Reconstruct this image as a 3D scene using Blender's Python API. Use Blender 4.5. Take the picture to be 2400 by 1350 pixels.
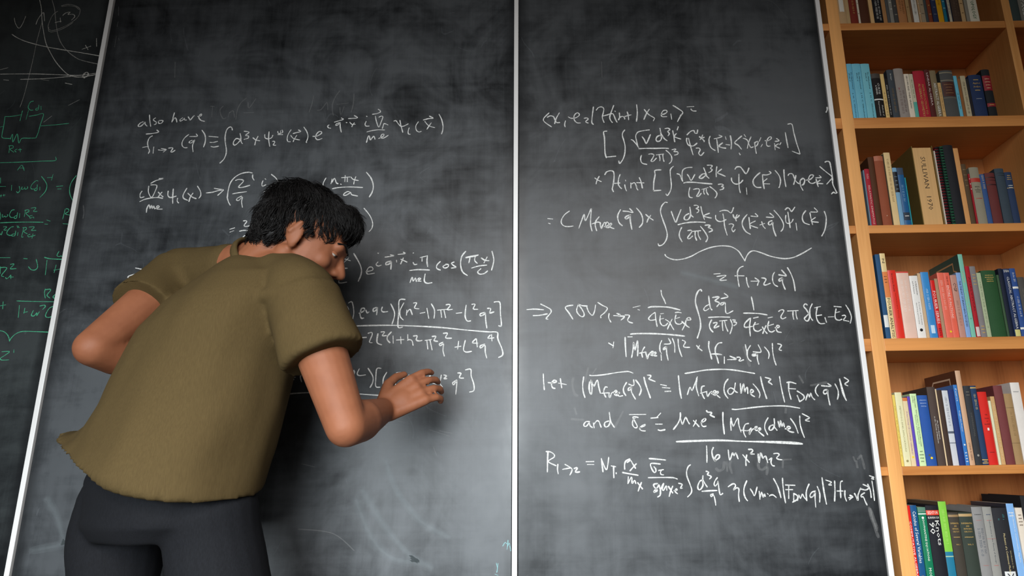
import bpy, bmesh, math, random
from mathutils import Vector, Matrix, noise
random.seed(7)
sc = bpy.context.scene
COL = sc.collection
for _o in list(bpy.data.objects):
    bpy.data.objects.remove(_o)

# ---------------------------------------------------------------- camera, world, lights, exposure
CAM_D, CAM_Z = 1.7608, 0.95                 # distance to the chalkboards, height of the lens
PX, PY, FL = 1325.0, 675.0, 1600.0          # lens axis and focal length in pixels of a 2400x1350 frame
TH, RO = math.radians(15.0), math.radians(-0.93)
CAM_M = Matrix.Rotation(math.pi/2 + TH, 3, 'X') @ Matrix.Rotation(RO, 3, 'Z')
CAM_P = Vector((0, -CAM_D, CAM_Z))
cd = bpy.data.cameras.new('camera'); cam = bpy.data.objects.new('camera', cd); COL.objects.link(cam)
cam.matrix_world = Matrix.Translation(CAM_P) @ CAM_M.to_4x4()
cd.sensor_width = 36.0; cd.sensor_fit = 'HORIZONTAL'; cd.lens = 36.0*FL/2400.0
cd.shift_x = -(PX-1200.0)/2400.0; cd.shift_y = (PY-675.0)/2400.0
cd.clip_start = 0.05
sc.camera = cam

world = bpy.data.worlds.new('room_light'); sc.world = world; world.use_nodes = True
wb = world.node_tree.nodes['Background']
wb.inputs[0].default_value = (1.0, 0.86, 0.72, 1); wb.inputs[1].default_value = 0.022

def area(name, loc, target, sx, sy, power, color, spread):
    l = bpy.data.lights.new(name, 'AREA'); l.shape = 'RECTANGLE'; l.size = sx; l.size_y = sy
    l.energy = power; l.color = color; l.spread = math.radians(spread)
    o = bpy.data.objects.new(name, l); COL.objects.link(o)
    o.location = loc
    o.rotation_euler = (Vector(target)-Vector(loc)).to_track_quat('-Z', 'Y').to_euler()
    return o
area('window_light', (0.15, -3.4, 2.2), (-0.05, 0.0, 0.12), 2.3, 1.2, 31.0, (1.0, 0.985, 0.97), 82)
area('low_sheen_light', (-0.85, -3.5, 1.10), (-0.35, 0.0, 0.25), 1.9, 1.1, 28.0, (0.86, 0.95, 1.0), 62)  # second, low area light added to lay a sheen on the boards

vs = sc.view_settings
vs.view_transform = 'Standard'; vs.look = 'None'; vs.gamma = 1.0; vs.use_curve_mapping = False
vs.exposure = 0.0

# ---------------------------------------------------------------- helpers
def at(u, v, Y):
    "the point of the photograph's pixel (u, v) on the upright plane y = Y"
    d = CAM_M @ Vector(((u-PX)/FL, -(v-PY)/FL, -1.0))
    return CAM_P + d*((Y+CAM_D)/d.y)

def lin(c):
    f = lambda x: x/12.92 if x <= 0.04045 else ((x+0.055)/1.055)**2.4
    return tuple(f(x/255.0) for x in c[:3]) + (1.0,)

def link(name, mesh, mat=None, parent=None, smooth=False):
    o = bpy.data.objects.new(name, mesh); COL.objects.link(o)
    if mat is not None and not mesh.materials: mesh.materials.append(mat)
    if parent is not None: o.parent = parent
    if smooth:
        for p in mesh.polygons: p.use_smooth = True
    return o

def from_bm(name, bm, mat=None, parent=None, smooth=False):
    bmesh.ops.recalc_face_normals(bm, faces=bm.faces[:])
    me = bpy.data.meshes.new(name); bm.to_mesh(me); bm.free()
    return link(name, me, mat, parent, smooth)

def tag(o, label=None, cat=None, group=None, kind=None):
    if label: o['label'] = label
    if cat: o['category'] = cat
    if group: o['group'] = group
    if kind: o['kind'] = kind
    return o

def empty(name, loc=(0, 0, 0)):
    o = bpy.data.objects.new(name, None); COL.objects.link(o); o.location = loc
    o.empty_display_size = 0.05
    return o

def add_box(bm, x0, x1, y0, y1, z0, z1, bev=0.0):
    b = bmesh.new()
    vs_ = [b.verts.new((x, y, z)) for x in (x0, x1) for y in (y0, y1) for z in (z0, z1)]
    for f in ((0,1,3,2),(4,6,7,5),(0,4,5,1),(2,3,7,6),(0,2,6,4),(1,5,7,3)):
        b.faces.new([vs_[i] for i in f])
    bmesh.ops.recalc_face_normals(b, faces=b.faces[:])
    if bev > 0:
        bmesh.ops.bevel(b, geom=b.edges[:]+b.verts[:], offset=bev, segments=2, profile=0.5, affect='EDGES')
    me = bpy.data.meshes.new('tmp'); b.to_mesh(me); b.free(); bm.from_mesh(me); bpy.data.meshes.remove(me)

def box(name, x0, x1, y0, y1, z0, z1, mat, parent=None, bev=0.0):
    bm = bmesh.new(); add_box(bm, x0, x1, y0, y1, z0, z1, bev)
    return from_bm(name, bm, mat, parent)

# ---------------------------------------------------------------- materials
class NT:
    "small wrapper for building node trees"
    def __init__(self, name):
        self.m = bpy.data.materials.new(name); self.m.use_nodes = True
        self.t = self.m.node_tree; self.b = self.t.nodes['Principled BSDF']; self.out = self.t.nodes['Material Output']
    def n(self, typ, **kw):
        n = self.t.nodes.new(typ)
        for k, v in kw.items():
            if k.startswith('i_'):
                key = k[2:]; key = int(key) if key.isdigit() else key.replace('_', ' ')
                n.inputs[key].default_value = v
            else: setattr(n, k, v)
        return n
    def l(self, a, b): self.t.links.new(a, b)
    def coords(self, scale=(1, 1, 1), kind='Object', rot=(0, 0, 0)):
        tc = self.n('ShaderNodeTexCoord'); mp = self.n('ShaderNodeMapping')
        mp.inputs['Scale'].default_value = scale; mp.inputs['Rotation'].default_value = rot
        self.l(tc.outputs[kind], mp.inputs['Vector']); return mp.outputs['Vector']
    def noise(self, vec, scale, detail=4, rough=0.55, dist=0.0):
        n = self.n('ShaderNodeTexNoise'); n.inputs['Scale'].default_value = scale
        n.inputs['Detail'].default_value = detail; n.inputs['Roughness'].default_value = rough
        n.inputs['Distortion'].default_value = dist
        if vec is not None: self.l(vec, n.inputs['Vector'])
        return n.outputs['Fac']
    def ramp(self, fac, stops):
        r = self.n('ShaderNodeValToRGB'); e = r.color_ramp.elements
        while len(e) < len(stops): e.new(0.5)
        for el, (p, c) in zip(e, stops):
            el.position = p; el.color = c if len(c) == 4 else (*c, 1)
        self.l(fac, r.inputs['Fac']); return r.outputs['Color']
    def math(self, op, a, b=None, clamp=False):
        m = self.n('ShaderNodeMath', operation=op, use_clamp=clamp)
        for i, v in enumerate((a, b)):
            if v is None: continue
            if isinstance(v, (int, float)): m.inputs[i].default_value = v
            else: self.l(v, m.inputs[i])
        return m.outputs[0]
    def mix(self, fac, a, b, blend='MIX'):
        m = self.n('ShaderNodeMix', data_type='RGBA', blend_type=blend)
        for s, v in ((m.inputs[0], fac), (m.inputs[6], a), (m.inputs[7], b)):
            if isinstance(v, (int, float, tuple)): s.default_value = v
            else: self.l(v, s)
        return m.outputs[2]
    def bump(self, h, strength, dist=0.002):
        b = self.n('ShaderNodeBump'); b.inputs['Strength'].default_value = strength
        b.inputs['Distance'].default_value = dist
        self.l(h, b.inputs['Height']); self.l(b.outputs[0], self.b.inputs['Normal'])
    def base(self, c, rough=None, spec=None):
        if isinstance(c, tuple): self.b.inputs['Base Color'].default_value = c
        else: self.l(c, self.b.inputs['Base Color'])
        if rough is not None:
            if isinstance(rough, (int, float)): self.b.inputs['Roughness'].default_value = rough
            else: self.l(rough, self.b.inputs['Roughness'])
        if spec is not None: self.b.inputs['Specular IOR Level'].default_value = spec
        return self.m

def wood(name, axis, c0, c1, seed=0.0):
    "straight grained varnished wood, grain along the axis x or z"
    t = NT(name)
    s1 = {'x': (0.5, 7, 7), 'z': (5, 5, 0.6)}[axis]
    s2 = {'x': (6, 190, 190), 'z': (190, 190, 6)}[axis]
    info = t.n('ShaderNodeObjectInfo')
    tc = t.n('ShaderNodeTexCoord'); ad = t.n('ShaderNodeVectorMath', operation='ADD')
    t.l(tc.outputs['Object'], ad.inputs[0])
    cb = t.n('ShaderNodeCombineXYZ')
    for i in range(3): t.l(t.math('MULTIPLY', info.outputs['Random'], 7.0+3*i), cb.inputs[i])
    t.l(cb.outputs[0], ad.inputs[1])
    def mp(sc_):
        m = t.n('ShaderNodeMapping'); m.inputs['Scale'].default_value = sc_
        t.l(ad.outputs[0], m.inputs['Vector']); return m.outputs[0]
    w = t.n('ShaderNodeTexWave', wave_type='BANDS', bands_direction='X' if axis == 'z' else 'Z')
    w.inputs['Scale'].default_value = 0.5; w.inputs['Distortion'].default_value = 7.5
    w.inputs['Detail'].default_value = 3; w.inputs['Detail Scale'].default_value = 1.1
    t.l(mp(s1), w.inputs['Vector'])
    fine = t.noise(mp(s2), 1.0, 3, 0.6)
    big = t.noise(mp((2.2, 2.2, 2.2)), 1.3, 2)
    g = t.math('ADD', t.math('MULTIPLY', w.outputs['Fac'], 0.26), t.math('MULTIPLY', fine, 0.40))
    g = t.math('ADD', g, t.math('MULTIPLY', big, 0.52))
    colr = t.ramp(g, [(0.22, lin(c0)), (0.62, lin(c1)), (0.95, lin(tuple(min(255, int(x*1.10)) for x in c1)))])
    t.base(colr, 0.42, 0.35); t.bump(fine, 0.08, 0.001)
    return t.m
WOOD_X = wood('wood_shelf', 'x', (168, 98, 42), (216, 146, 80))
WOOD_Z = wood('wood_stile', 'z', (192, 122, 58), (232, 168, 100))
WOOD_P = wood('wood_panel', 'z', (128, 72, 34), (178, 114, 64))

def slate(name, seed, tint, amount, width):
    "dark slate with swiped and smeared chalk dust"
    t = NT(name)
    vec = t.coords((1, 1, 1))
    off = t.n('ShaderNodeVectorMath', operation='ADD'); off.inputs[1].default_value = (seed, 0, seed*0.7)
    t.l(vec, off.inputs[0]); v = off.outputs[0]
    def mp(s, rot=(0, 0, 0)):
        m = t.n('ShaderNodeMapping'); m.inputs['Scale'].default_value = s; m.inputs['Rotation'].default_value = rot
        t.l(v, m.inputs['Vector']); return m.outputs[0]
    cloud = t.noise(mp((1.0, 1, 1.0)), 1.7, 5, 0.55, 0.8)
    blot = t.noise(mp((1.3, 1, 0.9), (0, 0.5, 0)), 3.4, 4, 0.6, 1.6)
    vert = t.noise(mp((26, 1, 1.6)), 1.6, 5, 0.6, 0.25)
    vfine = t.noise(mp((150, 1, 5)), 1.5, 4, 0.65, 0.2)
    swipe = t.noise(mp((2.2, 1, 20), (0, 0.45, 0)), 1.2, 5, 0.62, 0.5)
    swirl = t.noise(mp((5, 1, 5)), 1.2, 3, 0.5, 3.2)
    grain = t.noise(mp((1, 1, 1)), 420, 2, 0.7)
    d = t.math('MULTIPLY', cloud, 1.05)
    d = t.math('ADD', d, t.math('MULTIPLY', blot, 0.75))
    d = t.math('ADD', d, t.math('MULTIPLY', vert, 0.22))
    d = t.math('ADD', d, t.math('MULTIPLY', vfine, 0.14))
    d = t.math('ADD', d, t.math('MULTIPLY', swipe, 0.42))
    d = t.math('ADD', d, t.math('MULTIPLY', swirl, 0.34))
    d = t.math('ADD', d, t.math('MULTIPLY', grain, 0.14))
    d = t.math('SUBTRACT', d, 1.24, False)
    d = t.math('MULTIPLY', d, 2.3, True)
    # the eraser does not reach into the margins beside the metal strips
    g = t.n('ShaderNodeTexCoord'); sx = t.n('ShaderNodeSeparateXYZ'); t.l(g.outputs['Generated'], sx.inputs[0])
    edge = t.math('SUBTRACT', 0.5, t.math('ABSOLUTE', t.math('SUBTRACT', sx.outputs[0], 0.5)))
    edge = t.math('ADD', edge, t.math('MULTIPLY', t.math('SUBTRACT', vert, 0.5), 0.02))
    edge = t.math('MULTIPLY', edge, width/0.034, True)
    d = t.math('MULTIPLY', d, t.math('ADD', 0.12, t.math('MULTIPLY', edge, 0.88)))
    # thin old scratches and half erased strokes
    sv = t.n('ShaderNodeTexVoronoi', feature='DISTANCE_TO_EDGE'); sv.inputs['Scale'].default_value = 3.0
    warp = t.n('ShaderNodeVectorMath', operation='ADD')
    nn = t.n('ShaderNodeTexNoise'); nn.inputs['Scale'].default_value = 2.0; t.l(v, nn.inputs['Vector'])
    t.l(mp((1.6, 1, 0.7), (0, 0.6, 0)), warp.inputs[0]); t.l(nn.outputs['Color'], warp.inputs[1]); t.l(warp.outputs[0], sv.inputs['Vector'])
    scr = t.math('LESS_THAN', sv.outputs['Distance'], 0.0035)
    scr = t.math('MULTIPLY', scr, t.math('GREATER_THAN', t.noise(mp((3, 1, 3)), 2.3, 2), 0.60))
    scr = t.math('MULTIPLY', scr, vfine)
    dust = t.math('ADD', t.math('MULTIPLY', d, amount), t.math('MULTIPLY', scr, 0.10), True)
    c = t.mix(dust, (0.0085, 0.0095, 0.0108, 1), tint)
    t.base(c, t.math('ADD', t.math('MULTIPLY', d, 0.12), 0.34), 0.42)
    m = t.math('ADD', t.math('MULTIPLY', cloud, 0.50), t.math('MULTIPLY', swipe, 0.14))
    m = t.math('ADD', m, t.math('ADD', t.math('MULTIPLY', blot, 0.28), t.math('MULTIPLY', vert, 0.08)))
    m = t.math('ADD', m, t.math('MULTIPLY', swirl, 0.14))
    m = t.math('MULTIPLY', t.math('SUBTRACT', m, 0.40), 2.6, True)
    t.l(t.math('ADD', 0.17, t.math('MULTIPLY', m, 0.47)), t.b.inputs['Specular IOR Level'])
    t.bump(grain, 0.05, 0.0005)
    return t.m

def chalk(name, color, strength, grainy=0.55):
    t = NT(name)
    vec = t.coords((1, 1, 1))
    n1 = t.noise(vec, 900, 2, 0.6)
    n2 = t.noise(vec, 160, 2, 0.6)
    a = t.math('ADD', t.math('MULTIPLY', n1, 0.9), t.math('MULTIPLY', n2, 0.7))
    a = t.math('MULTIPLY', t.math('SUBTRACT', a, grainy), 3.2, True)
    a = t.math('MULTIPLY', t.math('ADD', t.math('MULTIPLY', a, 0.65), 0.35), strength, True)
    t.base(color, 0.95, 0.1)
    t.l(a, t.b.inputs['Alpha'])
    return t.m
CH_WHITE = chalk('chalk_white', (0.74, 0.74, 0.72, 1), 0.95)
CH_GREY = chalk('chalk_worn_grey', (0.62, 0.60, 0.56, 1), 0.42)
CH_LONG = chalk('chalk_dusty_white', (0.72, 0.70, 0.65, 1), 0.72)
CH_GREEN = chalk('chalk_green', (0.09, 0.50, 0.28, 1), 0.85)
CH_GHOST = chalk('chalk_erased', (0.55, 0.55, 0.54, 1), 0.12)
CH_HAZE = chalk('chalk_haze', (0.45, 0.52, 0.54, 1), 0.024, 0.45)
CH_CYAN = chalk('chalk_pale_blue', (0.35, 0.68, 0.70, 1), 0.55)

def plain(name, c, rough=0.6, spec=0.3, nz=0.10, scale=60, bump=0.0):
    t = NT(name); n = t.noise(t.coords(), scale, 3)
    L = lin(c)
    lo = tuple(x*(1-nz) for x in L[:3])+(1,); hi = tuple(min(1, x*(1+nz)) for x in L[:3])+(1,)
    t.base(t.mix(n, lo, hi), rough, spec)
    if bump: t.bump(n, bump, 0.001)
    return t.m
ALU = plain('white_metal', (226, 224, 222), 0.38, 0.5, 0.05, 25)

# ---------------------------------------------------------------- the setting
X_LS = -0.7678*CAM_D; X_CS = -0.0755*CAM_D; X_RS = 0.4325*CAM_D     # the three metal strips
CASE_L = 0.700                                                       # left end of the bookcase, behind the board
FLOOR = box('floor', -4.0, 3.0, -4.0, 0.6, -0.05, 0.0, plain('floor_vinyl', (84, 78, 72), 0.6, 0.2, 0.12, 9))
tag(FLOOR, kind='structure')
bm = bmesh.new()
add_box(bm, -4.0, CASE_L-0.03, 0.026, 0.6, 0.0, 3.0)
add_box(bm, CASE_L-0.03, 3.0, 0.34, 0.6, 0.0, 3.0)
tag(from_bm('wall_back', bm, plain('wall_paint', (198, 194, 186), 0.8, 0.2, 0.03, 30)), kind='structure')

BOARD_Z0, BOARD_Z1 = 0.32, 2.62
def chalkboard(x0, x1, mat, label):
    r = empty('chalkboard', ((x0+x1)/2, 0.0, BOARD_Z0))
    w = (x1-x0)/2
    bm = bmesh.new(); add_box(bm, -w, w, 0.0, 0.022, 0.0, BOARD_Z1-BOARD_Z0, 0.002)
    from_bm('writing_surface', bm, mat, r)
    # slim tray below and top rail of the board
    bm = bmesh.new(); add_box(bm, -w, w, -0.065, 0.022, -0.03, -0.001, 0.004)
    add_box(bm, -w, w, -0.069, -0.062, -0.03, 0.008, 0.002)
    from_bm('chalk_tray', bm, ALU, r)
    return tag(r, label, 'chalkboard')
GAP = 0.0068
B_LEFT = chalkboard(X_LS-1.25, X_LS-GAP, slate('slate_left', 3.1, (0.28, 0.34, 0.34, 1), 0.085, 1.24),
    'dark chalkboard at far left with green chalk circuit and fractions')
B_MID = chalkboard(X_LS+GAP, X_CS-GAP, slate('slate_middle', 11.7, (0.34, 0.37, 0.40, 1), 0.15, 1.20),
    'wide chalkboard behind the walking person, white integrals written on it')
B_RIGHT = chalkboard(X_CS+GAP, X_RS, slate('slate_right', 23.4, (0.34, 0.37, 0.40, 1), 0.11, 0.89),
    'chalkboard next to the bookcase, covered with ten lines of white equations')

def strip2(x, w, label):
    o = box('metal_strip', x-w/2, x+w/2, -0.007, 0.024, BOARD_Z0-0.03, BOARD_Z1, ALU, None, 0.0014)
    return tag(o, label, 'metal strip', 'white metal strips at the chalkboard edges')
strip2(X_LS, 0.0128, 'slanting white metal strip left of the person, beside the green chalk writing')
strip2(X_CS, 0.0128, 'white metal strip between the two boards with white equations')
strip2(X_RS+0.0065, 0.0130, 'white metal strip along the chalkboard edge next to the bookcase')

# ---------------------------------------------------------------- bookcase
YB, CD = 0.030, 0.222                      # front plane and inner depth
ZC = CAM_Z
SHELF = [(1.2715, 1.2955), (0.9440, 0.9780), (0.6230, 0.6465), (0.2935, 0.3270), (-0.0245, -0.0025), (-0.366, -0.333), (-0.72, -0.69)]
SHELF = [(a+ZC, b+ZC) for a, b in SHELF]
ST0, ST1 = 0.809, 0.8445                   # upright next to the board
DV0, DV1 = 1.3430, 1.3675                  # second upright
RX1 = 1.90
case = empty('bookcase', ((CASE_L+RX1)/2, YB+CD/2, 0.0))
CO = Vector(case.location)
def cbox(name, x0, x1, y0, y1, z0, z1, mat, bev=0.0012):
    bm = bmesh.new(); add_box(bm, x0-CO.x, x1-CO.x, y0-CO.y, y1-CO.y, z0, z1, bev)
    return from_bm(name, bm, mat, case)
cbox('upright', ST0, ST1, YB, YB+CD, 0.0, 2.62, WOOD_Z)
cbox('upright', DV0, DV1, YB, YB+CD, 0.0, 2.62, WOOD_Z)
cbox('side_panel', CASE_L-0.02, CASE_L, YB, YB+CD, 0.0, 2.62, WOOD_P)
cbox('side_panel', RX1-0.02, RX1, YB, YB+CD, 0.0, 2.62, WOOD_P)
cbox('back_panel', CASE_L-0.02, RX1, YB+CD, YB+CD+0.012, 0.0, 2.62, WOOD_P, 0)
cbox('top_board', CASE_L-0.02, RX1, YB, YB+CD+0.012, 2.62, 2.645, WOOD_X)
for z0, z1 in SHELF:
    for a, b in ((CASE_L, ST0), (ST1, DV0), (DV1, RX1-0.02)):
        cbox('shelf', a, b, YB+0.0015, YB+CD, z0, z1, WOOD_X)
tag(case, 'built-in open wooden bookcase full of books, right of the chalkboards', 'bookcase')

# ---------------------------------------------------------------- chalk writing
def catmull(pts, n=5):
    if len(pts) < 3: return pts
    P = [pts[0]] + pts + [pts[-1]]; out = []
    for i in range(1, len(P)-2):
        p0, p1, p2, p3 = P[i-1], P[i], P[i+1], P[i+2]
        for k in range(n):
            t = k/n
            out.append(tuple(0.5*((2*p1[j]) + (-p0[j]+p2[j])*t + (2*p0[j]-5*p1[j]+4*p2[j]-p3[j])*t*t
                             + (-p0[j]+3*p1[j]-3*p2[j]+p3[j])*t**3) for j in (0, 1)))
    out.append(pts[-1]); return out
PXM = 0.00069
_lift = [0]
def stroke_parts(width, ox, oy, s, text):
    "strokes traced on the board with a hand's uneven pressure: outlines of thin ribbons in board coordinates"
    out = []
    for st in text.replace('\n', ' ').split(';'):
        v = [float(a) for a in st.split()]
        if len(v) < 4: continue
        pts = [(ox+v[i]/s, oy+v[i+1]/s) for i in range(0, len(v)-1, 2)]
        W = [at(u, w_, 0.0) for u, w_ in catmull(pts)]
        W = [(p.x, p.z) for p in W]
        _lift[0] += 1
        hw = width*PXM/2*random.uniform(0.85, 1.15)
        ph = random.uniform(0, 9)
        L, R = [], []
        for i, p in enumerate(W):
            a = W[max(0, i-1)]; b = W[min(len(W)-1, i+1)]
            dx, dz = b[0]-a[0], b[1]-a[1]; l = math.hypot(dx, dz) or 1e-6
            dx /= l; dz /= l
            e = 0.7 if i in (0, len(W)-1) else 1.0
            h = hw*e*(1+0.18*math.sin(ph+i*0.55))
            if i == 0: p = (p[0]-dx*hw*0.7, p[1]-dz*hw*0.7)
            if i == len(W)-1: p = (p[0]+dx*hw*0.7, p[1]+dz*hw*0.7)
            L.append((p[0]-dz*h, p[1]+dx*h)); R.append((p[0]+dz*h, p[1]-dx*h))
        xs = [q[0] for q in L+R]; zs = [q[1] for q in L+R]
        out.append((L, R, min(xs), max(xs), min(zs), max(zs), -0.0006-0.0000015*(_lift[0] % 300)))
    return out

def writes(board, name, mat, width, label, *tiles):
    S = []
    for ox, oy, s, text in tiles: S += stroke_parts(width, ox, oy, s, text)
    par = list(range(len(S)))
    def root(i):
        while par[i] != i: i = par[i]
        return i
    size = [max(q[3]-q[2], q[5]-q[4]) for q in S]
    for i in range(len(S)):
        for j in range(i):
            gx = max(0, S[i][2]-S[j][3], S[j][2]-S[i][3]); gz = max(0, S[i][4]-S[j][5], S[j][4]-S[i][5])
            if math.hypot(gx, gz) <= 0.98*max(0.02, 0.5*max(size[i], size[j])): par[root(i)] = root(j)
    O = board.location
    for r in sorted({root(i) for i in range(len(S))}):
        bm = bmesh.new()
        for i, (L, R, *_b, y) in enumerate(S):
            if root(i) != r: continue
            A = [bm.verts.new((p[0]-O.x, y, p[1]-O.z)) for p in L]
            B = [bm.verts.new((p[0]-O.x, y, p[1]-O.z)) for p in R]
            for k in range(len(A)-1): bm.faces.new((A[k], A[k+1], B[k+1], B[k]))
        me = bpy.data.meshes.new(name); bm.to_mesh(me); bm.free()
        o = link(name, me, mat, board)
        if label: o['label'] = label

W5 = 4.6
# --- right board
writes(B_RIGHT, 'chalk_equation', CH_WHITE, W5, 'first chalk line, a bracket of H int', (1240, 220, 6, """
280 270 200 370 315 465;258 330 300 310 345 325 370 380 390 405 430 405;425 270 385 340 360 420;512 380 500 430 507 465;
552 325 590 345 650 340 700 310 705 285 680 268 645 290 630 330 640 375 675 408 722 410;775 345 810 340 832 355 800 385 800 400 832 412;
905 185 890 300 882 400 903 430;945 230 975 195 1020 185 1050 210 1045 260 1030 320 1040 370 1055 403;1190 165 1165 230 1135 320 1145 370 1170 403;
1030 315 1090 300 1170 280 1195 310 1215 360 1237 400;1208 244 1213 248;1270 270 1272 330 1258 367;1272 335 1310 318 1340 335 1345 357;
1380 255 1395 310 1400 365;1345 320 1395 305 1435 297;1512 155 1522 270 1510 388;1620 222 1680 290 1760 338;1765 345 1748 380;1690 218 1650 280 1615 360;
1855 290 1900 285 1940 255 1925 232 1885 240 1860 285 1870 320 1935 322;1993 285 2005 357;2025 165 2090 205 2160 260 2130 310 2087 392;
2222 185 2316 180;2275 215 2300 240 2348 243"""))
writes(B_RIGHT, 'chalk_equation', CH_WHITE, W5, 'second chalk line, in square brackets', (1240, 220, 6, """
1092 525 1048 538 1060 620 1065 760 1070 840 1087 900;1090 890 1217 878;1345 510 1318 545 1312 590 1330 650 1350 740 1345 840 1320 920 1275 980 1262 945;
1435 645 1460 655 1500 700 1540 755;1530 745 1510 660 1500 590 1530 540 1600 520 1692 508;1590 605 1620 645 1645 700 1670 660 1705 575;
1858 600 1840 585 1800 605 1785 640 1800 668 1840 662 1862 620 1850 540 1840 485;1862 570 1900 630 1940 660;1910 490 1955 485 1980 505 1950 530 1972 560 1955 590;
2020 520 2035 600 2048 675;2070 560 2040 600 2080 620 2132 637;2095 462 2080 510;2098 465 2084 508;1545 772 1660 768 1780 768 1900 765 1960 770;
1580 865 1568 920 1590 975 1655 993;1680 850 1720 845 1755 860 1740 900 1715 945 1745 950 1790 905;1790 860 1890 848;1830 865 1840 910 1838 942;
1880 855 1885 910 1897 952;1925 795 1975 840 2005 890 2000 950 1970 983;2008 788 2050 778 2062 785 2035 812 2080 815 2098 835 2075 855 2045 862"""),
(1600, 220, 6, """60 578 110 530 155 518 170 550 200 555 210 508;58 625 55 670 80 720 130 735 165 725 200 695;82 625 100 700 125 790 145 858;
190 765 230 765 245 790 225 835 255 868 298 825;235 603 265 625 300 612;280 580 262 625 245 645;265 630 300 660 300 675;385 598 370 640 375 700 400 760 455 797;
440 635 500 620 553 600 510 582;478 640 492 740 500 825;560 690 510 735 560 760 605 765;600 605 610 640;610 715 660 720;670 590 685 690 680 775;
828 595 775 640 730 690 780 725 825 778;865 575 885 605;850 625 905 650 935 720 960 755 995 745;960 605 925 690 908 768;1010 685 1020 760 1035 838;
1010 690 1050 670 1060 690 1040 730 1015 740;1098 618 1075 670;1120 712 1100 745;1155 660 1200 660 1245 630 1235 605 1205 620 1180 670 1180 720 1200 738 1230 735;
1300 670 1355 660 1320 630;1290 700 1300 788;1345 705 1305 735 1360 765;1380 690 1365 715;1442 545 1460 650 1480 757;
1475 428 1535 430 1560 540 1600 690 1645 830 1630 842 1540 808;795 835 800 845 808 858;2030 190 2030 230 2015 260"""))
writes(B_RIGHT, 'chalk_equation', CH_WHITE, W5, 'third chalk line, times H int', (1240, 220, 6, """
925 1185 970 1215 1015 1235;985 1162 955 1220 942 1268;1065 1138 1090 1100 1140 1083 1185 1095 1195 1150 1190 1230 1178 1300 1170 1340 1187 1378;
1280 1135 1258 1200 1255 1270 1275 1310 1300 1333;1185 1262 1275 1255;1355 1215 1358 1225;1345 1280 1355 1330 1370 1365;1430 1255 1432 1325;
1440 1270 1480 1250 1505 1290 1515 1330 1530 1353;1550 1180 1575 1240 1593 1327;1515 1250 1612 1253;1853 1070 1770 1080 1772 1140 1755 1230 1750 1350 1760 1362 1853 1357;
2030 1020 1990 1060 1985 1120 1995 1220 2000 1300 1985 1370 1945 1430 1925 1410;2080 1125 2120 1140 2140 1190 2160 1230;2155 1215 2150 1130 2165 1070 2220 1040 2292 1035;
2225 1135 2250 1170 2280 1218 2330 1135"""),
(1600, 220, 6, """15 1255 60 1245 150 1245 250 1255 410 1268;335 1135 290 1125 240 1165 235 1185 265 1190 310 1160 330 1135;295 1042 325 1120 330 1150 368 1188;
345 1005 395 1005 415 1015 390 1050 415 1065 395 1095 365 1108;480 1025 470 1100 472 1168;545 1060 490 1110 540 1135 597 1160;
735 1060 760 1030 810 1030 840 1065 885 1122 915 1090 930 1045;685 1185 690 1225 720 1260 770 1270 815 1250 845 1215;790 1130 790 1230 795 1330 810 1392;
1085 1110 1025 1165 990 1220 1000 1280 1040 1315 1100 1317;1120 1140 1130 1240 1145 1335;1130 1140 1190 1140 1240 1115 1215 1090;1185 1195 1130 1240;1135 1265 1220 1268;
1300 1080 1355 1150 1375 1220 1365 1290 1353 1320;1422 1068 1428 1180 1450 1305;1480 1150 1500 1125 1545 1130 1570 1190 1600 1240 1635 1265;1590 1150 1575 1220 1560 1275;
1650 1225 1655 1290 1690 1358;1655 1215 1690 1190 1715 1215 1700 1270 1675 1285;1735 1215 1790 1205 1830 1170 1835 1145 1795 1145 1770 1190 1775 1240 1820 1262 1865 1245;
1868 1182 1945 1178 1920 1150;1875 1200 1890 1260 1905 1305;1930 1215 1890 1255 1970 1265;1928 1025 2010 1095 2100 1170 2070 1220 2025 1270;
2000 962 2030 950 2065 965 2085 1050 2105 1180 2110 1270 2150 1360 2165 1390 2145 1400 2120 1385 2092 1408"""),
(1600, 420, 6, """100 120 85 190 95 250 135 262;150 145 210 135 235 150 225 190 195 240 225 240 260 200;270 145 355 120;300 140 295 180 305 212;330 130 335 180 360 222;
380 105 440 150 478 195 475 235 455 265;500 75 545 70 570 85 545 105 575 115 565 140 525 152;895 125 903 213"""))
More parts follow.
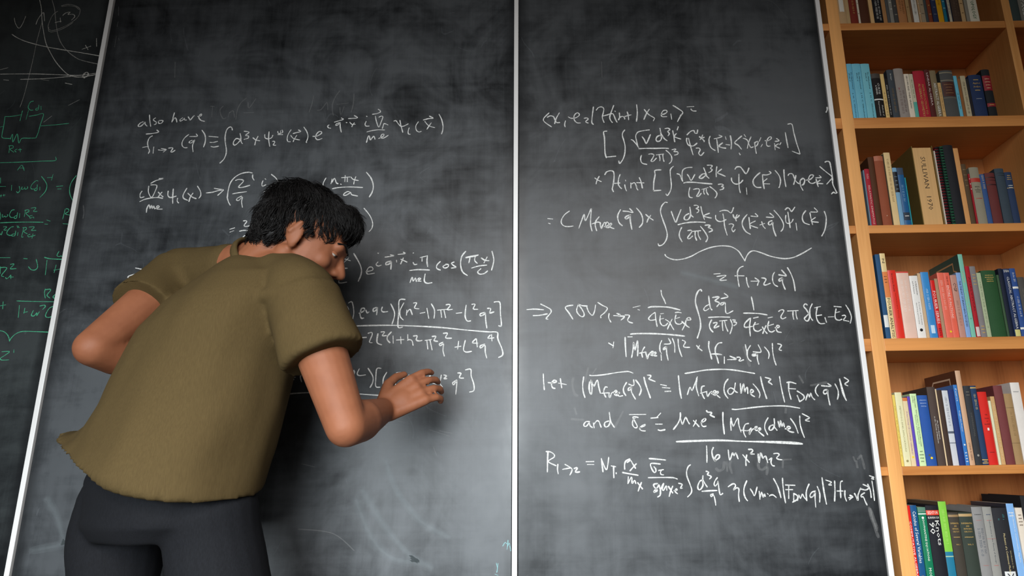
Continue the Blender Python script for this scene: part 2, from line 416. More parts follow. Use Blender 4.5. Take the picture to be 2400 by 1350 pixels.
writes(B_RIGHT, 'chalk_equation', CH_WHITE, W5, 'fourth chalk line, with M free of q', (1240, 420, 6, """
265 555 330 562;275 620 295 628;568 450 500 500 455 575 460 630 500 662 560 668 620 660;700 690 740 580 775 495 785 570 800 575 840 490 875 415 868 520 865 640 885 730;
985 530 940 590 930 650 950 725;885 630 960 605 1000 612;1000 610 1005 660 1015 695 1040 640 1060 610 1075 620;1055 670 1105 655 1120 625 1095 605 1075 640 1085 680 1130 680;
1120 665 1160 640 1150 620 1130 645 1150 680 1195 697;1285 430 1250 500 1248 560 1270 620 1310 655;1320 450 1390 455 1460 470 1415 415;
1425 500 1375 520 1350 545 1370 560 1410 530 1420 505 1425 600 1445 705;1510 408 1570 480 1598 560 1590 630 1550 678;1640 497 1690 540 1745 577;1710 510 1675 560 1657 608;
1942 330 1910 328 1865 380 1848 460 1880 570 1920 680 1942 780 1925 860 1880 920 1830 937 1815 910;2000 455 2030 540 2062 605 2090 540 2135 430;
2095 642 2180 620 2300 605 2400 605 2475 610;2145 680 2115 750 2115 810 2150 880"""),
(1600, 420, 6, """85 485 40 510 20 545 35 572 80 565 110 500 100 395;105 440 115 500 148 535;160 370 200 370 222 395 185 415 222 430 220 460 198 475;255 385 270 460 305 570;
375 480 295 520 400 548;70 725 115 720 125 745 70 820 90 840 140 800;140 735 250 725;175 735 175 800 195 860;215 735 220 790 250 848;250 665 310 740 348 810 345 850 325 882;
315 650 365 645 385 655 360 680 405 700 412 725 370 745;520 455 570 440 630 445 680 475 715 400;462 510 465 560 500 592 550 595 608 570;565 490 580 570 590 670 625 788;
708 500 725 545 760 545 795 510;765 500 745 545 752 588;650 635 690 630 715 650 690 700 710 740 738 710;905 498 855 560 835 620 850 680 890 740 950 775;
960 520 1055 527 1020 485;930 540 940 620 950 695;1020 590 940 640 1055 688;1085 645 1150 625;1110 600 1130 660 1160 695;1175 535 1280 535 1225 480;
1255 585 1215 600 1205 630 1230 645 1265 610 1265 640 1280 720 1310 800;1283 440 1350 515 1400 590 1418 650 1405 705 1380 735;1440 430 1470 405 1500 415 1530 455 1575 395;
1450 510 1445 560 1455 610 1490 625 1530 605 1552 565;1478 465 1495 580 1510 683;1592 620 1605 718;1728 445 1690 500 1682 560 1710 615 1780 640;1800 462 1895 460 1850 405;
1788 475 1805 560 1825 640;1865 540 1805 590 1905 608;1990 455 2015 530 2015 620 1995 720 1955 800"""))
writes(B_RIGHT, 'chalk_equation', CH_WHITE, W5, 'chalk underbrace and the f below it', (1240, 420, 6, """
1910 1060 1930 1090 1990 1120 2070 1135 2180 1120 2290 1080 2400 1020 2540 965 2660 942 2760 940 2850 955 2940 1010 2990 1080 3032 1150;
3032 1150 3055 1090 3100 1030 3160 1008 3260 1035 3380 1080 3510 1110 3610 1118 3720 1100 3840 1045 3968 970"""),
(1610, 620, 6, """378 135 465 128;420 170 550 155 460 220 555 220;790 25 740 50 710 110 715 200 733 310;675 160 800 160;835 185 845 260 868 320;900 235 1000 235;
955 190 1010 230 1000 260 990 295;1050 190 1090 195 1110 215 1080 275 1105 290 1170 265;1230 110 1205 160 1205 230 1230 285 1275 310;1290 145 1350 155 1395 158 1330 80;
1335 185 1295 210 1300 235 1330 220 1340 190 1345 260 1380 350;1412 45 1460 130 1500 240 1520 370"""))
writes(B_RIGHT, 'chalk_equation', CH_WHITE, W5, 'chalk line starting with a double arrow and sigma v', (1220, 640, 6, """
90 515 200 508 325 518;178 600 270 595 375 575;283 437 350 470 420 510 430 550 400 590 360 640 385 650;735 453 660 465 630 492 680 560 735 648;
815 440 790 510 800 560 850 612 890 605 890 560 850 490 815 442 870 460 938 465;932 480 960 550 1010 595 1040 540 1055 450;1088 415 1150 455 1220 495 1180 560 1130 600 1130 630;
1245 570 1240 630 1270 690;1310 600 1455 605;1355 570 1400 590 1370 605 1460 612 1415 660;1470 590 1520 592 1530 610 1505 660 1530 690 1575 703;1582 485 1680 462;1650 515 1672 522;
1975 243 1985 310 2015 370 2040 432;1795 487 1850 475 1980 475 2100 485 2240 520;1890 555 1840 590 1800 640 1830 665 1900 655;1895 560 1900 640 1920 750;1968 575 2008 570;
1965 600 1960 680 1990 735 2035 738 2070 705;1965 648 2010 640;2040 655 2090 690 2120 740 2155 798;2130 650 2095 720 2065 790;2175 558 2215 552 2258 560;
2185 590 2170 660 2190 710 2240 720 2270 700;2185 640 2235 625;2268 680 2310 720 2360 760;2310 730 2275 800;2330 660 2390 660 2380 630 2345 635 2320 690 2330 740 2370 765"""),
(1610, 620, 6, """205 375 190 352 155 380 125 450 120 540 150 650 185 780 190 880 170 960 145 1035;305 445 315 540 330 610 350 640;315 560 260 590 235 630 260 650 310 620;
360 465 430 455 450 465 395 510 455 540 420 592;480 480 575 455 525 408;525 530 480 545 470 565 500 568 535 535 540 620 545 670 570 690 645 652;303 745 450 738 600 742;
345 780 315 850 330 910 365 950;370 825 410 815 420 830 380 885 400 890 450 865;460 795 560 785;497 800 498 860 505 930;530 800 545 870 575 942;610 775 635 840 630 900 605 975;
640 780 680 785 655 810 690 815 690 840 660 860;905 458 925 550 940 640;795 685 900 685 1020 692 1125 710;880 760 820 820 805 865 830 885 920 870;895 755 880 870 890 1005;
935 755 1000 740;960 815 935 870 950 925 1000 940 1045 915;935 850 1005 835;1060 880 1090 930 1125 970;1110 860 1085 920 1065 970;1140 752 1198 740;
1150 800 1135 870 1150 930 1190 950 1230 930;1150 860 1215 840;1240 890 1290 885 1295 865 1265 860 1255 910 1275 945 1325 955;1288 660 1320 640 1350 640 1360 660 1320 730 1340 765 1390 745;
1415 655 1560 648;1490 665 1490 720 1500 770;1530 660 1535 720 1550 768;1690 570 1660 555 1640 590 1680 640 1720 720 1710 780 1680 795 1650 760 1680 725 1715 690;
1760 555 1730 620 1725 690 1740 750 1765 785;1795 610 1875 592;1830 600 1815 700 1830 780 1870 830 1935 830;1820 720 1890 710;1940 750 1960 812;1985 738 2060 735;2068 590 2165 598;
2095 625 2080 720 2095 770 2140 785 2175 770;2085 680 2145 665;2180 720 2215 715 2230 735 2200 780 2230 790 2275 800;2230 570 2280 650 2310 740 2295 825"""))
writes(B_RIGHT, 'chalk_equation', CH_WHITE, W5, 'chalk line of two squared moduli', (1220, 640, 6, """
1240 985 1305 1025;1310 972 1300 1050;1470 905 1475 1040 1485 1175;1508 898 1570 898;1545 860 1620 855 1800 855 2000 860 2150 875 2305 888;1560 852 1700 850 1900 850 2100 864 2290 882;
1560 1190 1580 1080 1592 975 1600 1060 1612 1075 1645 950 1650 1050 1645 1165;1568 1180 1588 1050;1745 1040 1720 1080 1705 1130 1715 1185;1670 1128 1740 1115 1760 1110;
1758 1110 1770 1160 1780 1205 1800 1150 1830 1115;1820 1145 1860 1125 1865 1105 1840 1110 1830 1150 1860 1160;1860 1150 1900 1135 1895 1115 1875 1125 1880 1160 1915 1165;
1985 950 1960 1010 1960 1090 1980 1130;1975 1150 1980 1225;2020 1000 2110 990 2080 920;2045 1035 2010 1060 2010 1080 2040 1060 2050 1035 2055 1130 2075 1225;
2135 920 2165 1010 2168 1115;2215 930 2220 1020 2240 1100 2268 1175;2275 945 2310 960 2315 980 2290 1030 2320 1045 2378 1045"""),
(1620, 780, 6, """75 180 110 220 150 252;115 180 95 225;248 122 245 200 270 300 287 370;430 140 380 150 340 210 340 290 365 360 382 428;285 300 350 298 425 308;465 340 465 430;
512 378 625 375;545 330 630 370 555 378;640 345 680 345 690 365 670 390 690 398 735 380;760 170 785 290;832 180 795 240 785 310 805 370 840 400;870 268 980 270 940 170;
925 300 870 300 860 320 900 325 925 300 930 370 948 440;870 310 920 315;1030 200 1080 260 1095 310 1085 360;1140 150 1145 260 1165 370 1193 455;1215 155 1260 165 1265 185 1235 235 1268 248"""))
writes(B_RIGHT, 'chalk_equation', CH_WHITE, W5, 'chalk line beginning with the word let', (1240, 780, 6, """
200 580 205 690 215 800;268 700 330 705 380 690 375 670 345 672 315 720 330 770 365 782;440 645 450 720 460 775;415 708 522 728;768 620 755 720 760 820 785 910;
852 598 900 603 1050 590 1200 565 1330 548 1400 545 1460 567;850 700 840 790 865 855 880 850 885 760 870 665 905 745 920 740 960 665 980 760 1003 850;855 850 850 690;
1100 765 1070 765 1050 820 1060 870 1080 905;1020 850 1110 845 1130 850;1125 850 1125 900 1140 905 1160 850 1195 830;1195 850 1235 830 1225 812 1205 825 1205 870 1240 880;
1235 865 1270 845 1260 840 1250 870 1270 893 1315 885;1370 700 1330 770 1330 830 1360 882;1400 722 1470 740 1470 660;1440 755 1400 780 1395 810 1425 800 1445 760 1440 830 1495 932;
1500 665 1555 740 1575 810 1550 880;1615 625 1640 730 1675 830 1705 915;1620 640 1700 905;1665 595 1705 600 1710 620 1685 645 1720 665 1772 685;1850 728 1930 745;1875 770 1978 778;1912 825 1990 822;
2100 605 2110 720 2125 840 2142 920;2225 870 2262 765 2290 810 2330 720 2365 620;2360 640 2350 760 2385 885;2345 720 2356 640"""),
(1620, 780, 6, """-88 572 50 550 200 525 350 515 480 515 620 527 760 550 890 572;185 748 150 760 140 820 160 880 185 925;130 850 220 825;215 835 225 885 235 890 265 840 290 825;
285 855 330 845 345 820 320 815 305 860 340 880;340 860 380 845 375 825 355 840 360 875 405 913;518 650 475 710 460 790 475 860 515 920;
590 790 555 775 520 800 515 835 540 865 580 850 605 800 620 705;590 785 620 825 650 840;690 715 700 855 720 760 740 720 750 830 770 780 790 770 795 855;
830 850 870 830 870 810 845 800 830 830 845 870 890 898;870 720 930 790 965 860 955 912;975 620 1000 740 1035 850 1060 925;1040 628 1100 645 1115 660 1085 690 1115 710 1135 728;
1240 615 1260 740 1285 860 1313 975;1345 700 1400 695 1470 715;1370 700 1370 800 1385 870 1403 935;1378 785 1465 790;1490 880 1505 920 1525 970;1490 820 1540 850 1585 890 1580 930 1530 965;
1610 945 1640 860 1660 905 1680 850 1700 905 1735 940;1790 725 1750 780 1750 840 1785 890;1832 745 1965 752 1920 715;1910 800 1870 810 1858 840 1880 860 1910 840 1915 800 1925 900 1950 1015;
2020 720 2060 800 2068 870 2055 935;2085 650 2110 770 2140 870 2180 950;2092 670 2172 940;2150 628 2200 660 2210 680 2160 720 2200 745"""))
writes(B_RIGHT, 'chalk_equation', CH_WHITE, W5, 'chalk line beginning with the word and', (1250, 940, 6, """
790 290 740 290 710 330 720 355 750 350 785 310 800 350 830 372;845 310 855 375;850 330 890 280 920 285 935 320 953 368;1060 280 1010 300 1000 340 1020 365 1060 345 1080 280 1068 160;
1075 230 1100 310 1138 368;1350 190 1580 188;1475 230 1420 220 1400 230 1430 290 1460 350 1450 375 1420 370 1395 330 1400 270 1430 240;1490 380 1560 350 1570 330 1530 345 1495 385 1520 415 1575 420;
1655 240 1750 232;1720 325 1812 325;1755 405 1790 415 1850 402;1735 230 1790 170"""),
(1560, 940, 6, """207 165 205 230 175 310 110 398;205 230 230 315 245 310 275 235 290 240 315 290 335 320;390 275 430 315 470 360;430 268 410 320 388 355;
495 305 545 285 565 255 545 245 510 280 505 330 530 358 570 352;575 135 590 155 640 160 640 180 625 195 685 225;805 160 805 280 815 380 825 462;
935 115 1000 118 1150 100 1350 78 1560 68 1720 73 1885 100;920 410 915 330 920 240;920 240 945 345 960 340 1015 240 1030 340 1060 435;1165 315 1120 330 1095 390 1100 450 1125 505;
1065 410 1160 415 1200 380;1200 380 1180 440 1175 470 1200 420 1230 390;1235 395 1280 375 1285 360 1255 370 1265 410 1300 410;1295 410 1335 400 1330 380 1305 390 1310 430 1380 490;
1440 235 1400 310 1395 390 1435 475;1525 250 1530 320 1515 380 1480 410 1455 395 1470 350 1520 335;1525 360 1565 410;1580 285 1600 370 1615 275 1635 360 1655 310 1670 365;
1680 390 1745 385 1745 360 1715 360 1710 400 1750 430 1800 440;1755 245 1820 340 1862 450;1885 210 1890 320 1915 420 1950 512;1920 178 2010 225 2020 240 1965 270 2022 285;
150 570 350 560 600 550 800 552 1050 565 1300 570 1600 572 1800 580 1922 602;160 574 700 556 1300 574 1918 604;575 630 580 750 580 862;670 655 650 710 665 790 700 850 690 810 720 760 755 760 750 800 700 835;
880 690 900 832 940 730 960 770 985 730 1018 812;1085 755 1130 810 1175 860;1140 760 1128 830 1130 905;1165 680 1210 680 1225 700 1195 740 1245 745;
1300 745 1315 865 1335 730 1365 800 1390 780 1410 785 1435 865;1455 825 1490 800 1480 860 1500 905 1528 912;1520 740 1570 735 1595 755 1560 800 1590 820 1635 825"""))
writes(B_RIGHT, 'chalk_equation', CH_WHITE, W5, 'lowest chalk line, beginning with R', (1250, 940, 6, """
205 710 200 850 198 995;180 710 240 715 290 750 290 790 210 850 318 908;345 890 340 960 350 1022;412 960 490 945 520 935 445 890;520 935 545 960 535 1000 515 1038;
575 950 605 935 615 950 590 995 620 1000 650 995;742 852 850 850;760 892 850 893"""),
(1400, 1040, 7.987, """75 280 90 400 105 525;78 290 150 465 180 470 200 360 213 255;262 415 340 430;305 420 305 530 308 635;352 545 353 560;512 475 510 390 530 330 600 285 605 310 560 350;
630 320 670 390 715 460;730 375 670 440 612 505;470 535 600 560 762 590;475 545 755 592;580 620 570 745;575 740 640 625 650 740 690 690 705 700 720 745;755 730 800 790 845 845;825 725 790 810 765 885;
972 278 1130 290 1275 305;1175 380 1005 370 1010 450 1060 535 1095 520 1090 470 1060 430;1150 500 1235 485;1195 500 1180 540 1195 575 1240 582;955 635 1150 632 1350 632 1440 640 1495 660;
1125 745 1060 760 1060 800 1110 860 1110 890 1060 905 1080 870 1130 810 1150 770;1160 780 1180 850 1240 745;1185 850 1180 870 1175 960 1130 995;1240 745 1215 850 1240 870 1290 790 1300 870;
1330 800 1370 860 1410 920;1410 795 1370 890 1345 985;1435 880 1490 870 1480 845 1460 860 1460 900 1500 935;1520 740 1580 755 1585 775 1555 830 1590 830;
1742 395 1700 430 1670 520 1680 620 1730 750 1765 860 1750 930 1690 995;1975 600 1970 700 1975 780 1930 855 1890 850 1880 790 1920 700 1980 680;1980 680 2010 740 2055 810;
2035 515 2070 525 2080 540 2060 580 2110 600 2130 625 2100 658;2245 635 2200 700 2185 760 2210 790 2250 740 2260 700 2270 800 2290 930 2310 955 2345 930;1960 890 2100 880 2235 875;
2170 940 2120 955 2130 990 2170 960 2190 1000 2205 1070 2215 1150"""),
(1660, 1050, 6, """280 545 340 505 375 510 380 540 355 590 400 560 430 580 425 660 435 750;540 462 505 550 500 630 520 700 550 740;590 575 620 620 650 670 685 550;715 610 725 720;
725 700 750 620 770 690 790 645 800 680;830 640 840 650;860 675 870 665 910 660 955 695;918 432 970 530 1000 620 1020 695;1042 425 1050 540 1065 660 1085 770;1085 520 1215 525;
1130 520 1130 610 1130 710;1090 585 1185 585;1200 640 1200 750;1200 640 1250 670 1250 720 1185 762;1255 740 1270 660 1295 710 1320 650 1345 690 1385 740;1415 508 1385 580 1375 650 1385 740;
1505 605 1460 620 1430 660 1440 695 1480 670 1500 620 1500 700 1510 830;1530 540 1565 640 1565 760;1598 418 1610 540 1635 670 1662 790;1600 430 1658 780;1650 450 1720 475 1725 490 1690 515 1730 520;
1775 465 1780 600 1775 745;1885 465 1860 480 1855 560 1862 700;1810 605 1890 605;1920 600 1920 680 1942 745;1970 700 2030 690 1990 665;2030 690 1985 725;2055 640 2080 690 2100 735 2105 660 2140 565;
2140 575 2210 590 2250 570 2255 550 2175 512;2195 630 2150 660 2150 685 2180 690 2205 750 2230 800;2240 510 2275 590 2290 695;2300 465 2320 600 2335 738;2265 390 2325 412 2295 430 2325 440"""))
writes(B_RIGHT, 'chalk_smear', CH_GHOST, 9, 'faint half erased chalk marks', (1660, 1050, 6, """
2040 128 2060 180;2080 190 2095 270;2100 155 2150 105 2150 115 2175 200 2195 290;2260 840 2290 980 2340 1120 2390 1250;2270 860 2310 1000 2370 1150;2285 860 2330 1010 2375 1120;
260 200 265 320;320 180 300 240 330 350;700 200 710 280 760 305 810 270;820 210 830 290 820 370;1040 165 1160 160;1050 180 1045 270;110 290 150 320 210 290 225 200"""),
(1240, 780, 6, """620 640 610 740 640 860 680 885;830 500 790 680;940 510 880 600;1320 1110 1240 1260 1200 1330;640 1060 665 1140;600 1215 760 1225"""),
(1620, 780, 6, """740 205 765 290 790 370 820 465;1520 610 1570 700;1680 740 1800 720 1900 700;1330 1070 1325 1120"""))
# --- middle board
writes(B_MID, 'chalk_equation', CH_WHITE, 3.9, 'chalk words also have', (300, 225, 6, """
215 365 180 380 150 410 150 430 185 425 225 390 240 370 245 400 270 425;305 270 310 350 322 430;390 310 360 330 370 350 400 370 395 395 370 405;450 345 430 360 435 385 470 385 495 355 475 345 450 350;
655 240 635 310 620 367;625 355 660 310 680 325 690 370;770 310 735 335 740 355 780 335 795 315 800 340 825 340;850 295 870 330 880 338 920 290 935 280;
985 290 1030 280 1035 258 1010 270 1000 310 1030 345 1078 358"""))
writes(B_MID, 'chalk_equation', CH_WHITE, 3.9, 'chalk definition of f as an integral', (300, 225, 6, """
258 537 340 530 430 510 408 480;345 563 305 590 280 650 285 720 305 770 290 810;208 725 290 710;365 720 355 808;428 760 480 765 540 755 470 740;540 760 500 790;
575 735 625 730 630 745 605 785 625 790 665 765;855 545 800 590 765 650 765 700 795 728 835 728;868 572 975 568 960 535;905 625 870 640 865 660 895 660 930 630 940 625 915 680 910 720 918 785;
1042 483 1080 540 1092 600 1085 660 1065 718;1142 570 1268 580;1155 655 1200 655 1262 640;1170 712 1210 720 1275 708;1470 480 1460 445 1430 440 1390 480 1370 560 1370 650 1385 750 1380 820 1350 890 1295 945;
1590 620 1530 600 1490 640 1485 680 1510 692 1560 650 1590 600 1578 530;1585 590 1595 650 1612 672;1635 498 1690 505 1700 520 1655 555 1695 565 1690 595 1635 612;1760 590 1800 620 1855 632;
1830 570 1800 630 1785 690;1925 545 1930 590 1970 605 2020 590 2038 555;1985 505 1980 610 1995 710;2035 640 2060 640 2065 655 2045 690 2080 695;2108 500 2120 530 2175 515 2170 480;2150 490 2140 545;
2110 545 2175 545;2295 478 2255 540 2240 600 2250 640 2285 645"""),
(680, 205, 6, """45 650 100 635 150 622 120 600;10 675 50 720 135 740;95 675 60 730 45 765;195 560 235 620 252 680 245 730 228 770 235 778;
320 690 380 685 440 650 440 625 405 625 370 665 360 710 390 738 450 720;548 530 530 545 540 570 572 575;625 490 690 470 750 450 720 432;705 495 650 515 645 535 680 525 705 500 705 570 720 632;
712 560 722 628;790 495 800 497;820 440 948 430 905 398;840 490 870 520 918 520;905 500 880 530 870 555;1070 480 1055 520 1070 545 1112 545;1076 406 1082 412;1158 380 1220 370 1268 350 1265 325 1240 310;
1200 405 1215 480 1248 560 1280 490 1305 420 1285 405 1250 420;1320 510 1310 540 1298 580;1320 510 1345 515 1378 530;1080 628 1150 610 1240 598 1330 600;
1075 775 1100 690 1115 690 1130 740 1155 710 1180 690 1195 730;1245 720 1310 690 1320 660 1290 665 1275 710 1320 712 1380 675;1460 475 1490 470 1520 510 1555 545 1600 545 1660 515;
1545 465 1560 540 1585 632;1675 570 1660 620 1665 655 1690 660;1805 485 1770 540 1775 600 1810 628 1845 620;1875 460 1950 440 2012 435 1960 405;1895 480 1950 540 2035 568;1985 500 1950 550 1925 590;
2095 380 2130 450 2150 540 2145 610 2130 655"""))
writes(B_MID, 'chalk_equation', CH_WHITE, 4.2, 'chalk line of i nabla psi and a sine', (300, 390, 6, """
200 350 175 390 178 440 230 430;295 280 290 360 320 430 345 430 390 340 410 280 390 262 325 262;325 240 400 200 500 175 440 175;430 365 460 400 495 430;480 365 450 400 425 440;
170 497 240 465 340 445 430 440 490 452;262 648 270 590 300 540 310 595 335 550 345 595 365 560 380 600;385 595 440 575 430 555 410 565 410 600 485 602;568 350 565 410 600 440 680 420;
640 320 632 420 632 520;700 450 695 490 715 517;830 310 780 400 785 450 840 478;845 380 900 430 960 455;915 380 880 430 860 495;980 280 1020 350 1025 410 1000 450;1105 375 1190 365 1280 340 1345 335 1215 310;
1345 335 1310 370 1265 408;1395 430 1415 500 1440 548;1400 440 1410 350 1440 240 1500 160 1590 105 1690 85 1750 95;1755 120 1755 160 1775 195;1515 200 1560 185 1620 195 1620 220 1560 285 1580 300 1640 290 1715 268;
1475 388 1560 372 1668 358;1600 420 1540 450 1530 475 1560 480 1610 435 1600 500 1612 578;1900 205 1885 250 1895 280 1940 260;1930 175 1940 185;2020 115 2080 165 2115 225 2105 265 2050 295 2010 290 2040 255 2110 225;
2130 230 2150 265 2215 275;2200 250 2165 318;1910 365 2000 345 2070 340 2170 345"""),
(620, 390, 6, """510 240 470 240 440 275 455 310 490 345 495 385 460 400;540 250 555 235;565 305 565 355;635 270 625 340;630 330 680 285 710 295 735 350 770 372;865 165 830 230 820 310 840 380 905 420;
950 180 935 245;945 230 985 170 1010 230 1035 245;1070 250 1080 255;1085 160 1200 150;1135 130 1130 215;1165 155 1165 215;1215 150 1250 185 1320 200;1285 145 1265 200 1255 250;955 315 1050 298 1200 290 1380 298;
1215 370 1170 355 1120 385 1115 408 1150 405 1210 375 1230 400 1310 418;1435 85 1500 170 1530 270 1515 360 1475 430"""))
writes(B_MID, 'chalk_equation', CH_WHITE, 4.2, 'chalk line with two over a, half hidden by the head', (300, 390, 6, """
1435 885 1500 865;1435 925 1490 905;1625 768 1660 765 1670 780 1635 830 1660 845 1745 828;1570 912 1640 900 1748 910;1690 960 1640 975 1610 1015 1640 1020 1690 970 1700 1005 1732 1028"""),
(620, 390, 6, """890 595 850 680 840 740;905 640 895 710;900 690 945 620 950 680 970 710;1010 710 1060 755;1055 720 1040 760;1105 625 1205 620;1140 640 1145 690;1180 635 1185 690;1235 630 1280 670 1350 690;
1310 615 1295 670 1285 740;988 822 1060 800 1200 798 1360 802;1235 870 1190 860 1140 890 1140 908 1180 900 1235 870 1250 900 1310 905;1400 590 1480 690 1520 790 1510 870 1470 918"""))
writes(B_MID, 'chalk_equation', CH_WHITE, 4.4, 'chalk double arrow with f, ending in a cosine', (270, 560, 12, """
360 1085 390 1045 500 1010 660 975;390 1160 500 1130 620 1090 690 1045;575 820 700 845 800 880 835 920 790 980 710 1060 715 1080 740 1095;1465 690 1400 730 1340 850 1320 960 1315 1130;
1215 945 1300 930 1440 890;1490 900 1510 950 1480 1020 1460 1190;1700 665 1760 740 1820 775;1790 660 1740 740"""),
(700, 560, 4.788, """65 375 80 330;220 190 185 270 180 380 200 450 225 470;300 200 295 250;298 240 340 200 355 255;400 215 465 200;420 215 420 260;450 210 460 260;500 220 580 245;560 215 510 265;335 360 420 335 545 330;
475 410 450 480 470 495 540 485;620 165 690 290 705 380 670 475;755 370 830 350 825 320 790 320 765 360 775 395 850 385;890 260 870 285 890 305 928 295;890 160 896 162;970 205 1070 190 1030 180;
1035 250 985 265 980 290 1020 280 1040 255 1035 340;1098 240 1100 260;1115 175 1195 165 1175 150;1150 230 1215 260;1175 215 1150 270 1145 280;1285 265 1300 288 1328 285;1285 160 1290 158;
1365 210 1445 190;1385 215 1385 250;1445 195 1440 250 1448 310;1248 355 1340 345 1468 350;1250 490 1275 430 1285 475 1310 440 1320 480;1325 470 1370 450 1350 440 1335 470 1375 475;
1420 395 1410 470 1440 498 1495 492;1590 255 1555 290 1550 330 1590 350;1650 290 1620 310 1640 328 1675 315 1680 290 1650 285;1745 260 1715 275 1740 300 1765 320 1715 328;
1875 140 1830 200 1818 290 1840 370 1893 410;1875 210 1940 195 2015 180;1878 214 1945 200 2010 186;1925 200 1915 250 1910 270;1985 190 1975 240 2005 275;2050 215 2090 240 2135 245;2115 205 2080 270;
1940 328 2020 305 2110 295;2045 335 2010 370 2030 395 2080 390 2120 360;2170 140 2190 240 2165 350"""))
writes(B_MID, 'chalk_equation', CH_WHITE, 4.6, 'chalk fraction right of the shoulder', (700, 560, 4.788, """
300 780 260 820 255 890 265 910;320 850 355 840;410 790 420 880;455 765 495 830 470 925;515 770 510 800;515 785 540 760 560 795;560 720 600 710 620 820 605 905;
680 835 730 810 740 780 705 785 690 850 705 890 730 888;755 800 770 830 790 820;870 770 840 785 840 815 870 800 885 770 875 850;940 765 930 800 950 820 1000 815;1035 730 1075 820 1070 890 1048 955;
1195 680 1130 690 1125 820 1115 985 1165 990;1180 720 1140 800 1140 870 1175 910;1215 800 1210 855;1215 830 1250 790 1275 850;1290 720 1325 720 1300 775 1350 785;1365 835 1415 825;1440 780 1460 890;
1490 730 1525 800 1520 890;1560 800 1665 790;1595 800 1605 880;1630 795 1650 885;1655 740 1690 735 1700 750 1670 795 1725 790;1770 835 1830 828;1880 745 1868 860 1890 920 1930 920;
1945 735 1980 735 1960 785 2010 790;2090 825 2040 840 2040 865 2080 850 2095 830 2100 920 2112 1000;2120 780 2155 785 2145 830 2190 820;2195 710 2225 705 2260 720 2265 840 2275 970 2245 975;
285 975 450 985 700 975 1000 970 1300 978 1600 995 1900 1025 2145 1045;2140 1045 2230 1050 2235 1120 2280 1230 2290 1300 2245 1330;310 1070 315 1110;370 1010 390 1080 370 1145;435 1040 470 1035 440 1085 480 1080;
490 1105 570 1100;515 1110 520 1165;545 1105 555 1170;600 1030 570 1065 620 1065;620 1025 620 1090;690 1110 760 1105;780 1060 820 1050 825 1080 795 1155 825 1165;890 1065 880 1160 930 1188;
925 1045 965 1045 940 1085 985 1085;1040 1045 1000 1090 995 1130 1025 1165;1060 1090 1062 1170;1100 1135 1180 1130;1145 1100 1150 1175;1225 1075 1225 1140;1228 1130 1270 1140 1285 1195;
1290 1090 1330 1090 1320 1130 1345 1145 1385 1140;1420 1140 1490 1130;1440 1145 1450 1235;1475 1140 1498 1245;1500 1095 1540 1095 1520 1140 1560 1150;1620 1160 1580 1180 1590 1200 1625 1180 1620 1250 1635 1315;
1625 1060 1670 1060 1650 1110 1715 1115;1755 1215 1820 1205;1795 1150 1785 1235;1870 1140 1850 1240 1880 1270 1940 1262;1990 1120 1950 1165 2010 1170;1995 1125 2005 1210;
2090 1180 2040 1200 2045 1225 2090 1195 2095 1270 2110 1335;2150 1080 2125 1115 2190 1110;2165 1075 2170 1145"""))
writes(B_MID, 'chalk_equation', CH_WHITE, 4.2, 'lowest chalk line on the board, above a long stroke', (620, 780, 4.138, """
145 320 100 400 90 460 105 500;210 400 210 475;255 435 300 432;280 415 283 455;385 365 350 420 360 475;405 425 440 425;465 405 475 450;515 370 530 430 515 500;555 390 560 405 600 400;
665 445 725 430 715 415 685 440 680 490 705 508;778 380 780 440;870 365 830 385 835 405 875 375 865 430 875 470;920 350 900 395 920 415 980 408;1005 345 1050 420 1050 480 1025 530;
1130 345 1090 350 1080 440 1080 520 1120 528;1185 385 1155 440 1150 500 1165 535;1215 450 1220 500;1225 480 1250 460 1270 500;1280 390 1320 385 1330 395 1300 415 1335 415;1345 445 1375 435;
1400 410 1410 490;1470 385 1482 450 1468 515;1515 440 1590 430;1540 440 1548 520;1570 430 1555 490;1575 405 1610 405 1590 450 1615 450;1632 490 1665 498;1715 410 1705 490 1725 525;
1740 410 1765 420 1740 445 1768 445;1865 460 1825 485 1835 505 1865 470 1855 595;1875 390 1905 395 1890 435 1930 440;1950 360 2000 355 2005 420 2030 500 2030 560 1990 575;
105 615 250 592 450 580 700 580 900 592 1100 606 1300 610"""))
writes(B_MID, 'chalk_smear', CH_GHOST, 3.5, 'faint erased chalk writing', (300, 225, 6, """
1165 145 1215 150;1190 150 1180 300;1340 145 1300 190 1305 260 1340 320 1380 310;1430 230 1410 300;1430 240 1480 210 1500 300;1670 30 1590 100 1540 200 1520 330;1690 90 1705 170 1800 40;1630 240 1770 235"""),
(680, 205, 6, """330 120 310 230 268 350;380 325 440 310 520 215 530 320;700 50 640 130 600 230 595 320 610 395;660 240 820 222;700 280 715 385 760 270;900 90 890 230 860 350"""),
(620, 780, 4.138, """850 805 1000 850 1190 920;1260 845 1430 885;1700 950 1820 975;1600 940 1800 1005;1640 1110 1670 1190;360 1270 490 1302"""),
(0, 0, 6, """1670 100 1668 220;1640 510 1615 660;1665 310 1650 375;1670 540 1680 570"""),
(1000, 0, 1, """410 145 411 182"""), (0, 0, 1, """411 146 410 182;196 482 197 500 195 512;260 1140 300 1200;700 1240 780 1250 830 1290"""))
writes(B_MID, 'chalk_smear', CH_CYAN, 2.6, 'small pale blue chalk remnants by the strip', (1100, 1238, 12, """
940 500 1010 400 1055 440;1090 330 1080 450 1060 600;1080 500 1125 415 1150 540 1165 640;760 980 790 1120 770 1240;810 990 780 1230;720 1290 810 1320"""))
HZ = '''835 1172 850 1215 870 1258 895 1290 930 1312 975 1315;850 1150 900 1230 960 1300 1010 1330;905 1080 930 1150 985 1220 1050 1258'''
